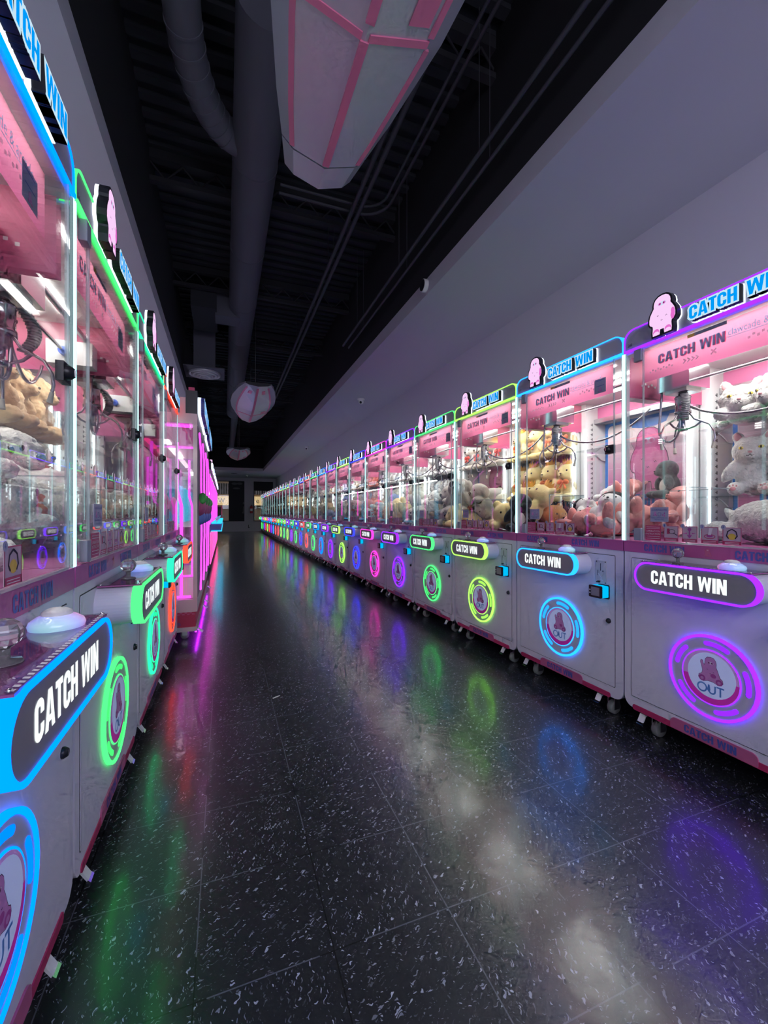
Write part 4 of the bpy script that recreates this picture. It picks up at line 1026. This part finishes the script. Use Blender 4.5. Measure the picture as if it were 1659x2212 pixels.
# ------------------------------------------------------------------ neon crane machines farther along the left row
def neon_machine():
    W, D = .92, .85; root = empty('crane_machine', (0, 0, 0)); q = lambda: MB(-W / 2, -D / 2, 0)
    b = q(); b.box(0, W, 0, D, .10, .17, 'panel_grey'); b.box(0, W, 0, D, .17, .80, 'cabinet_cream'); b.build('cabinet', root, .006)
    for cx in (.12, W - .12):
        b = q(); b.box(cx - .02, cx + .02, .05, .09, .03, .10, 'steel'); b.lathe([(.01, -.014), (.036, -.014), (.036, .014), (.01, .014)], (cx, .07, .036), 'rubber', 14, 'x'); b.build('caster', root)
    b = q(); b.box(.02, W - .02, -.014, 0, .16, .176, 'neon_rose'); b.build('base_tube', root)
    for x in (.10, .82):
        b = q(); b.tube([(x, -.009, .19), (x, -.009, .70)], .0065, 'neon_rose', 6); b.build('neon_tube', root)
    for x in (.012, .045, W - .012):
        b = q(); b.tube([(x, -.004, .84), (x, -.004, 1.70)], .0065, 'neon_rose' if .02 < x < .9 else 'neon_pink', 6); b.build('neon_tube', root)
    b = q(); b.box(.012, .016, .02, D - .1, .80, 1.72, 'glass'); b.box(W - .016, W - .012, .02, D - .1, .80, 1.72, 'glass'); b.build('side_glass', root)
    b = q(); b.box(.05, W - .05, .0, .005, .80, 1.72, 'glass'); b.build('front_glass', root)
    b = q(); b.box(.0, W, D - .05, D, .80, 1.72, 'cabinet_cream'); b.box(0, W, 0, D, 1.72, 1.78, 'cabinet_cream'); b.box(.03, .09, D - .12, D - .05, .80, 1.70, 'neon_cyan'); b.build('hood', root)
    b = q(); b.box(.06, W - .06, .25, .29, 1.70, 1.719, 'lamp_white'); b.build('light_strip', root)
    b = q(); b.prism(round_rect(.14, .72, .80, .86, .03, 4), -.18, 0, 'sky_blue_paint'); cb = b.build('control_box', root)
    for z in (.722, .858):
        b = q(); b.box(.135, .805, -.192, -.02, z - .009, z + .009, 'neon_cyan'); b.build('light_rim', cb)
    b = q()
    for p in stroke(round_rect(.30, .755, .42, .83, .02, 4), .012, True): b.flat(p, -.1815, 'letter_white')
    b.build('sign_panel', cb)
    for x in (.30, .62):
        b = q(); b.lathe([(.016, 0), (.008, .01), (.008, .05), (.02, .06), (.02, .08), (0, .09)], (x, -.10, .867), 'crystal', 10); b.build('joystick', root)
    b = q(); b.box(.02, W - .02, -.02, .05, 1.78, 1.93, 'black'); b.prism(round_rect(.70, 1.93, .84, 2.03, .03), -.02, .02, 'creature_glow'); hd = b.build('header_sign', root)
    b = q(); b.prism(round_rect(.14, 1.81, .66, 1.90, .01), -.045, -.02, 'halo_white'); text_flat(b, 'CATCH WIN', .17, .63, 1.825, .06, -.0455, 'letter_blue'); b.build('letter_sign', hd)
    b = q(); b.tube([(.30, .25, 1.70), (.30, .25, 1.50)], .012, 'steel', 8); b.lathe([(.03, 1.50), (.04, 1.46), (.02, 1.42), (0, 1.41)], (.30, .25, 0), 'chrome', 12); cl = b.build('claw', root)
    return root
nm_ = neon_machine(); bpy.context.view_layer.update(); KIDS = kids_of(bpy.data.objects)
for k in range(8):
    o = nm_ if k == 0 else copy_tree(nm_, KIDS)
    o.location = (-.235 - .425, 7.75 + .46 + .94 * k, 0); o.rotation_euler = (0, 0, PI / 2)
    tag(o, 'pink neon crane machine with cyan control box, %s beyond the tall cabinets' % ORD[k], 'arcade machine', 'pink and cyan crane machines along the left wall')

# ------------------------------------------------------------------ room
b = MB(); b.box(-1.3, 2.85, -2.5, 24.9, -.05, 0, 'floor_tile'); struct(b.build('floor'))
b = MB(); b.box(2.75, 2.85, -2.5, 24.9, 0, 4.4, 'wall_paint'); struct(b.build('wall_right'))
b = MB(); b.box(-1.30, -1.20, -2.5, 24.9, 0, 4.4, 'wall_paint'); struct(b.build('wall_left'))
YE = 24.8
b = MB()
for x0, x1, z0, z1 in ((-1.2, 2.75, 0, .565), (-1.2, 2.75, 2.81, 4.4), (-1.2, -.95, .565, 2.81), (1.04, 1.535, .565, 2.81), (2.60, 2.75, .565, 2.81)): b.box(x0, x1, YE, YE + .1, z0, z1, 'wall_paint')
struct(b.build('wall_far'))
for nm, x0, x1 in (('window_1', -.95, 1.04), ('window_2', 1.535, 2.60)):
    b = MB()
    for a in ((x0, x0 + .04, .565, 2.81), (x1 - .04, x1, .565, 2.81), (x0, x1, .565, .605), (x0, x1, 2.77, 2.81)): b.box(a[0], a[1], YE + .02, YE + .09, a[2], a[3], 'frame_dark')
    if nm == 'window_2': b.box(1.99, 2.05, YE + .03, YE + .08, .60, 2.30, 'frame_dark')
    b.box(x0 + .04, x1 - .04, YE + .05, YE + .056, .605, 2.77, 'glass'); struct(b.build(nm))
b = MB(); b.box(.215, 1.035, YE - .012, YE + .012, .575, 2.80, 'blind_dark'); b.tube([(.215, YE, 2.79), (1.035, YE, 2.79)], .022, 'frame_dark', 8)
o = b.build('roller_blind'); tag(o, 'long dark roller blind drawn down over the left far window', 'blind')
b = MB()
for cx, cz, rx, rz in ((.52, 2.66, .16, .07), (.78, 2.67, .16, .07), (.62, 2.40, .20, .05), (.99, 1.58, .04, .08), (.99, 1.20, .035, .22), (.97, 1.06, .05, .05)):
    b.prism(ellp(cx, cz, rx, rz, 12), YE - .0145, YE - .012, 'ornament_grey')
b.build('blind_motif', o)
b = MB(); b.box(1.545, 2.59, YE + .005, YE + .018, 2.30, 2.80, 'blind_dark'); b.tube([(1.545, YE + .012, 2.30), (2.59, YE + .012, 2.30)], .016, 'frame_dark', 8)
tag(b.build('roller_blind'), 'short dark roller blind half raised in the right far window', 'blind')
# dropped grey soffits around the black ceiling
b = MB(); b.box(1.70, 2.75, -2.5, YE, 3.0, 3.14, 'soffit_paint'); b.box(-1.2, -.60, -2.5, YE, 3.0, 3.14, 'soffit_paint'); b.box(-.60, 1.70, 20.7, YE, 3.0, 3.14, 'soffit_paint'); struct(b.build('trim_1'))
b = MB(); b.box(1.72, 1.75, -2.5, 20.75, 3.14, 4.3, 'bulkhead_black'); b.box(-.65, -.62, -2.5, 20.75, 3.14, 4.3, 'bulkhead_black'); b.box(-.62, 1.72, 20.72, 20.75, 3.14, 4.3, 'bulkhead_black'); struct(b.build('trim_2'))
b = MB(); b.box(-1.2, 2.75, -2.5, 24.9, 4.30, 4.40, 'ceiling_black')
y = -2.4
while y < 20.6: b.box(-1.2, 2.75, y, y + .07, 4.265, 4.30, 'ceiling_black'); y += .16
struct(b.build('ceiling'))
for k in range(13):
    y0 = -1.2 + 1.8 * k
    b = MB(); b.box(-1.2, 2.75, y0, y0 + .07, 4.18, 4.262, 'joist_black'); b.box(-1.2, 2.75, y0, y0 + .06, 3.98, 4.02, 'joist_black')
    n = 14
    for j in range(n):
        xa = -1.2 + 3.95 * j / n; xb = -1.2 + 3.95 * (j + 1) / n; xm = (xa + xb) / 2
        b.tube([(xa, y0 + .03, 4.18), (xm, y0 + .03, 4.02), (xb, y0 + .03, 4.18)], .010, 'joist_black', 5)
    j_ = b.build('ceiling_joist'); j_['kind'] = 'structure'
# ducts
b = MB(); b.tube([(.235, 2.45, 3.93), (.235, 2.6, 3.93), (.235, 12.9, 3.93)], .178, 'duct_grey', 24)
y = 3.6
while y < 12.8: b.tube([(.235, y, 3.93), (.235, y + .02, 3.93)], .1815, 'duct_grey', 24); y += 1.22
d = b.build('air_duct'); tag(d, 'large round grey air duct running along under the black ceiling', 'duct')
b = MB(); b.tube([(-.23, -2., 3.93), (-.23, 2.62, 3.93)] + [(-.23 + .36 * (1 - math.cos(math.radians(a))), 2.62 + .85 * math.sin(math.radians(a)), 3.93) for a in range(8, 92, 6)], .105, 'duct_grey', 20)
for a in range(8, 76, 9): p = (-.23 + .36 * (1 - math.cos(math.radians(a))), 2.62 + .85 * math.sin(math.radians(a)), 3.93); t = Vector((.40 * math.sin(math.radians(a)), .85 * math.cos(math.radians(a)), 0)).normalized(); b.tube([Vector(p) - t * .008, Vector(p) + t * .008], .110, 'duct_grey', 20)
tag(b.build('duct_elbow'), 'ribbed round duct bending into the side of the large duct', 'duct')
b = MB(); b.tube([(.28, 12.6, 3.86), (.28, 20.4, 3.86)], .10, 'duct_grey', 18); tag(b.build('air_duct'), 'thin round duct continuing beyond the hanging pods', 'duct')
b = MB(); b.box(-.12, .20, 6.2, 6.5, 3.75, 4.1, 'duct_grey'); b.box(-.42, -.10, 6.1, 6.9, 3.78, 4.0, 'ceiling_black'); tag(b.build('duct_box'), 'dark square branch box on the left of the large duct', 'duct')
# conduits
def conduit(pts, r, label):
    b = MB(); b.tube(pts, r, 'conduit_grey', 8)
    if len(pts) == 2:
        for q in range(5):
            yh = pts[0][1] + (pts[1][1] - pts[0][1]) * (q + .5) / 5; b.tube([(pts[0][0], yh, pts[0][2]), (pts[0][0], yh, 4.27)], .003, 'conduit_grey', 5)
    else: b.tube([(pts[0][0], .3, pts[0][2]), (pts[0][0], .3, 4.27)], .003, 'conduit_grey', 5)
    tag(b.build('conduit'), label, 'pipe', 'conduits under the black ceiling')
conduit([(1.09, -1, 3.80), (1.09, 10.3, 3.80)], .022, 'left of the two thick straight pipes right of the large duct')
conduit([(1.155, -1, 3.80), (1.155, 10.3, 3.80)], .022, 'right of the two thick straight pipes right of the large duct')
conduit([(1.42, -1, 3.86), (1.42, 3.55, 3.86)] + [(1.42 - .25 * (1 - math.cos(math.radians(a))), 3.55 + .25 * math.sin(math.radians(a)), 3.86) for a in range(15, 91, 15)] + [(.45, 3.80, 3.86)], .014, 'outer thin pipe that turns left across the ceiling')
conduit([(1.36, -1, 3.86), (1.36, 3.50, 3.86)] + [(1.36 - .20 * (1 - math.cos(math.radians(a))), 3.50 + .20 * math.sin(math.radians(a)), 3.86) for a in range(15, 91, 15)] + [(.45, 3.70, 3.86)], .012, 'inner thin pipe that turns left across the ceiling')
conduit([(1.52, -1, 3.33), (1.52, 5.6, 3.33)], .015, 'long pipe hung low beside the right soffit, left of a pair')
conduit([(1.60, -1, 3.31), (1.60, 5.6, 3.31)], .013, 'long pipe hung low beside the right soffit, right of a pair')
conduit([(.47, 2.70, 3.86), (.75, 2.62, 3.86), (1.0, 2.55, 3.84), (1.06, 2.3, 3.81), (1.06, -1, 3.80)], .016, 'pipe that curves behind the nearest hanging pod')
# round diffuser
e_ = empty('air_diffuser', (-.30, 7.45, 3.28)); tag(e_, 'round grey ceiling air diffuser with concentric rings above the pink cabinets', 'vent')
b = MB(); b.box(-.30, .30, -.30, .30, .03, .05, 'duct_grey'); b.box(-.16, .16, -.16, .16, .05, 1.0, 'duct_grey'); b.build('plate', e_)
b = MB()
for k, r in enumerate((.24, .19, .14, .09, .045)): b.lathe([(r, .03), (r, -.012 * (k + 1) + .012), (r - .02, -.012 * (k + 1) + .004), (r - .035, .03)], (0, 0, 0), 'pod_silver', 28)
b.build('ring', e_)
# hanging pods
def pod():
    root = empty('hanging_pod', (0, 0, 0)); Lh = 2.65
    st = [(0, .19, -.01, -.075), (.16, .28, .07, -.10), (.36, .365, .13, -.145), (.52, .39, .13, -.16), (.68, .365, .12, -.15), (.84, .29, .09, -.13), (.93, .235, .07, -.115), (1., .195, .055, -.10)]
    def sec(t):
        for a, c in zip(st, st[1:]):
            if a[0] <= t <= c[0] + 1e-9:
                u = (t - a[0]) / (c[0] - a[0]); return [a[i] + (c[i] - a[i]) * u for i in (1, 2, 3)]
    def prof(t, off=0.):
        w, rz_, kz = sec(t); y = Lh * t; h = rz_ - kz; cz = kz + h * .30
        return [(-w * .97, y, rz_), (-w, y, kz + h * .62), (-w * .74, y, cz), (0, y, kz), (w * .74, y, cz), (w, y, kz + h * .62), (w * .97, y, rz_)]
    ts = [0, .16, .36, .52, .68, .84, .93]
    def skin(ts, m, name):
        b = MB(); vs = []; n = 7
        for t in ts: vs += prof(t)
        fs = [(i * n + j, i * n + j + 1, (i + 1) * n + j + 1, (i + 1) * n + j) for i in range(len(ts) - 1) for j in range(n - 1)]
        fs += [(i * n, (i + 1) * n, (i + 1) * n + 6, i * n + 6) for i in range(len(ts) - 1)]
        fs += [tuple((len(ts) - 1) * n + j for j in range(n))]
        b.add(vs, fs, m); b.add(vs[:n], [tuple(range(n))], 'frame_dark' if ts[0] == 0 else m); return b.build(name, root)
    skin(ts, 'pod_silver', 'hull'); skin([.934, .97, 1.], 'pod_silver', 'end_cap')
    def inlay(pts, w, name='accent_strip'):
        # thin raised strip following the hull between hull points given as (t, lateral fraction)
        b = MB(); vs = []
        P3 = []
        for t, f in pts:
            p = prof(t, .0); x = f * sec(t)[0]
            xs = [q[0] for q in p]
            for a, c in zip(p, p[1:]):
                if a[0] <= x <= c[0] + 1e-9 and c[0] > a[0]: u = (x - a[0]) / (c[0] - a[0]); z = a[2] + (c[2] - a[2]) * u; break
            P3.append(Vector((x, Lh * t, z)))
        # flat ribbon sunk into the hull, following its slope
        vs = []
        for i, p in enumerate(P3):
            d = (P3[min(i + 1, len(P3) - 1)] - P3[max(i - 1, 0)]).normalized()
            sg = 0 if abs(p.x) < 1e-4 else (1 if p.x > 0 else -1)
            nrm = Vector((0, 0, -1)) if sg == 0 else Vector((sg * .30, 0, -.95))
            sd = d.cross(nrm).normalized()
            for a, c in ((-w, -.010), (w, -.010), (w, .006), (-w, .006)): vs.append(p + sd * a + nrm * c)
        fs = [(i * 4 + q, i * 4 + (q + 1) % 4, i * 4 + 4 + (q + 1) % 4, i * 4 + 4 + q) for i in range(len(P3) - 1) for q in range(4)] + [(0, 1, 2, 3), tuple(len(vs) - 4 + q for q in range(4))]
        b.add(vs, fs, 'pod_pink')
        return b.build(name, root)
    K = lambda a, c, n=8: [a + (c - a) * i / n for i in range(n + 1)]
    inlay([(t, 0) for t in K(.04, .64)], .018); inlay([(t, 0) for t in K(.665, .925)], .018)
    for s in (-1, 1):
        inlay([(t, s * .74) for t in K(.05, .65)], .013); inlay([(t, s * .76) for t in K(.67, .925)], .013)
        inlay([(.66, s * f) for f in (.04, .25, .5, .74)], .015)
    for s, t0, t1, f0, f1 in ((1, .585, .635, .42, .66), (-1, .10, .16, .3, .5), (1, .10, .16, .3, .5)):
        q4 = []
        for t, f in ((t0, f0), (t0, f1), (t1, f1), (t1, f0)):
            w, rz_, kz = sec(t); x = f * w; u = f / .74; z = kz + (rz_ - kz) * .30 * u; q4.append((s * x, Lh * t, z - .006))
        top = [(x, y, z + .012) for x, y, z in q4]
        b = MB(); b.add(q4 + top, [(0, 1, 2, 3), (0, 1, 5, 4), (1, 2, 6, 5), (2, 3, 7, 6), (3, 0, 4, 7)], 'pod_pink'); b.build('accent_panel', root)
    for t in (.25, .75):
        b = MB(); b.tube([(0, Lh * t, .12), (0, Lh * t, 1.24)], .006, 'steel', 6); b.build('cable', root)
    return root
pd_ = pod(); bpy.context.view_layer.update(); KIDS = kids_of(bpy.data.objects)
for k, (x, y, lab) in enumerate(((.52, -.17, 'silver faceted pod with pink stripes hanging right overhead'), (.49, 6.77, 'silver faceted pod with pink stripes hanging halfway down the aisle'), (.44, 13.75, 'small looking silver faceted pod hanging far down the aisle'))):
    o = pd_ if k == 0 else copy_tree(pd_, KIDS); o.location = (x, y, 3.06); tag(o, lab, 'hanging decoration', 'hanging pods along the aisle')
# soffit fixtures
def dome(x, y, lab):
    e = empty('security_camera', (x, y, 3.0)); tag(e, lab, 'camera', 'dome cameras on the soffit')
    b = MB(); b.lathe([(.062, 0), (.062, -.02), (.05, -.03)], (0, 0, 0), 'white_plastic', 18); b.ell((0, -.01, -.05), (.045, .045, .045), 'white_plastic'); b.build('housing', e)
    b = MB(); b.ell((-.018, -.038, -.068), (.022, .022, .022), 'black', 10, 7); b.build('lens', e)
dome(2.20, 6.93, 'white dome camera under the right soffit, nearer of two'); dome(2.28, 12.49, 'white dome camera under the right soffit, farther of two'); dome(1.09, 23.0, 'white dome camera near the far wall')
e = empty('round_speaker', (1.70, 3.42, 3.082)); tag(e, 'small round black faced speaker on the soffit edge', 'speaker')
b = MB(); b.lathe([(.056, 0), (.056, -.035), (.050, -.038)], (0, 0, 0), 'white_plastic', 22, 'x'); b.build('rim', e)
b = MB(); b.lathe([(.050, -.0385), (0, -.040)], (0, 0, 0), 'black', 22, 'x'); b.build('grille', e)
e = empty('downlight', (1.10, 22.07, 3.0)); tag(e, 'warm lit recessed downlight in the far soffit', 'ceiling light')
b = MB(); b.lathe([(.095, 0), (.095, -.008), (.075, -.008)], (0, 0, 0), 'white_plastic', 20); b.build('rim', e)
b = MB(); b.lathe([(.074, -.006), (0, -.006)], (0, 0, 0), 'downlight', 20); b.build('lamp', e)
b = MB(); b.lathe([(.15, 0), (.15, -.01), (.10, -.012), (0, -.006)], (.45, 22.2, 3.0), 'frame_dark', 20); tag(b.build('ceiling_vent'), 'dark unlit round vent in the far soffit', 'vent')
# fire extinguisher and hook on the far wall
e = empty('fire_extinguisher', (1.41, YE - .09, 1.02)); tag(e, 'red fire extinguisher hung on the far wall between the windows', 'fire extinguisher')
b = MB(); b.lathe([(.0, 0), (.075, .0), (.08, .02), (.08, .34), (.06, .39), (.025, .41)], (0, 0, 0), 'extinguisher_red', 18); b.build('cylinder', e)
b = MB(); b.lathe([(.081, .12), (.081, .26)], (0, 0, 0), 'tag_white', 18); b.build('paper_label', e)
b = MB(); b.lathe([(.022, .41), (.022, .44)], (0, 0, 0), 'black', 10); b.box(-.02, .02, -.12, .02, .44, .455, 'black'); b.box(-.02, .02, -.11, .02, .465, .478, 'black'); b.tube([(.02, 0, .43), (.09, -.02, .42), (.10, -.03, .25), (.09, -.04, .10)], .012, 'black', 7); b.build('valve', e)
b = MB(); b.box(1.235, 1.27, YE - .02, YE, .22, .37, 'black'); b.box(1.235, 1.32, YE - .02, YE, .20, .235, 'black'); tag(b.build('wall_bracket'), 'small black L shaped bracket low on the far wall', 'bracket')
b = MB(); b.add([(.255, 2.415, .001), (.29, 2.43, .004), (.295, 2.445, .002), (.268, 2.432, .003), (.25, 2.424, .001)], [(0, 1, 2, 3, 4)], 'paper')
scrap = b.build('paper_scrap'); md = scrap.modifiers.new('t', 'SOLIDIFY'); md.thickness = .001; tag(scrap, 'tiny white paper scrap lying on the black floor', 'litter')
# shop front across the street
YS = 32.
b = MB(); b.box(-6, 9, YS, YS + .3, 0, 5, 'facade_tan')
for x in (-1.2, .7, 2.6, 4.3): b.box(x, x + 1.0, YS - .02, YS, .1, 1.45, 'facade_dark')
b.box(-6, 9, YS - .5, YS, 2.35, 3.1, 'facade_dark')
x = -5.9
while x < 9: b.box(x, x + .05, YS - .53, YS - .5, 2.35, 3.1, 'panel_grey'); x += .16
sf = b.build('shop_front'); tag(sf, 'tan shop front with dark ribbed awning seen through the far windows', 'building')
b = MB(); b.box(-3, 6, YS - .3, YS - .02, 1.58, 2.22, 'shop_sign'); b.prism(rect(-3.05, 1.52, 6.05, 1.58), YS - .34, YS - .02, 'facade_dark')
font_flat(b, 'W', -.42, .02, 1.74, .34, YS - .31, 'black'); font_flat(b, 'e', 2.13, 2.36, 1.74, .24, YS - .31, 'black'); b.build('lit_sign', sf)
b = MB(); b.box(-8, 10, 24.95, 40, -.06, -.01, 'facade_dark'); tag(b.build('pavement'), 'dark pavement outside the far windows', 'ground')['kind'] = 'structure'

# prototypes never used are removed
for kd, ob in KIND.items():
    if kd not in used:
        for c in KIDS.get(ob, []): bpy.data.objects.remove(c)
        bpy.data.objects.remove(ob)

# ------------------------------------------------------------------ light
def area(name, loc, rot, sx, sy, power, col):
    l = bpy.data.lights.new(name, 'AREA'); l.shape = 'RECTANGLE'; l.size = sx; l.size_y = sy; l.energy = power; l.color = col
    o = bpy.data.objects.new(name, l); o.location = loc; o.rotation_euler = rot; COL.objects.link(o); return o
area('behind_camera_fill', (.6, -1.9, 2.3), (math.radians(78), 0, math.radians(-4)), 2.6, 1.6, 45, (.80, .80, 1.))  # unseen fill added behind the camera for the near part of the aisle
area('row_top_fill', (-.80, 11.3, 2.0), (0, math.radians(130), 0), .12, 23., 21, (.78, .76, 1.))  # unseen fill added above the left row to lift the right soffit and wall
area('row_top_fill', (2.30, 11.3, 2.0), (0, math.radians(-150), 0), .12, 23., 8, (.78, .76, 1.))  # weaker unseen fill added above the right row for the left soffit
l = bpy.data.lights.new('facade_fill', 'POINT'); l.energy = 40; l.color = (1, .8, .55); l.shadow_soft_size = .3  # invented point source that brightens the shop front outside
o = bpy.data.objects.new('facade_fill', l); o.location = (1.5, 28.5, 3.6); COL.objects.link(o)
w = bpy.data.worlds.new('world'); SC.world = w; w.use_nodes = True
w.node_tree.nodes['Background'].inputs[0].default_value = (.60, .62, .78, 1); w.node_tree.nodes['Background'].inputs[1].default_value = .28

# ------------------------------------------------------------------ camera
cam = bpy.data.cameras.new('camera'); co = bpy.data.objects.new('camera', cam); COL.objects.link(co); SC.camera = co
TH = math.atan(344.5 / 910)
co.location = (0, 0, 1.036); co.rotation_euler = (PI / 2, 0, -TH)
cam.sensor_fit = 'HORIZONTAL'; cam.sensor_width = 36; cam.lens = 910 / 1659 * 36; cam.shift_y = .0012; cam.clip_start = .02; cam.clip_end = 200

vs_ = SC.view_settings; vs_.view_transform = 'Standard'; vs_.look = 'None'; vs_.gamma = 1; vs_.use_curve_mapping = False; vs_.exposure = .40
cy_ = SC.cycles; cy_.max_bounces = 5; cy_.diffuse_bounces = 2; cy_.glossy_bounces = 2; cy_.transmission_bounces = 4; cy_.transparent_max_bounces = 40
cy_.use_denoising = True; cy_.use_adaptive_sampling = True; cy_.adaptive_threshold = .085; cy_.adaptive_min_samples = 12; cy_.sample_clamp_indirect = 6; cy_.caustics_reflective = False; cy_.caustics_refractive = False; cy_.use_light_tree = True; cy_.time_limit = 900
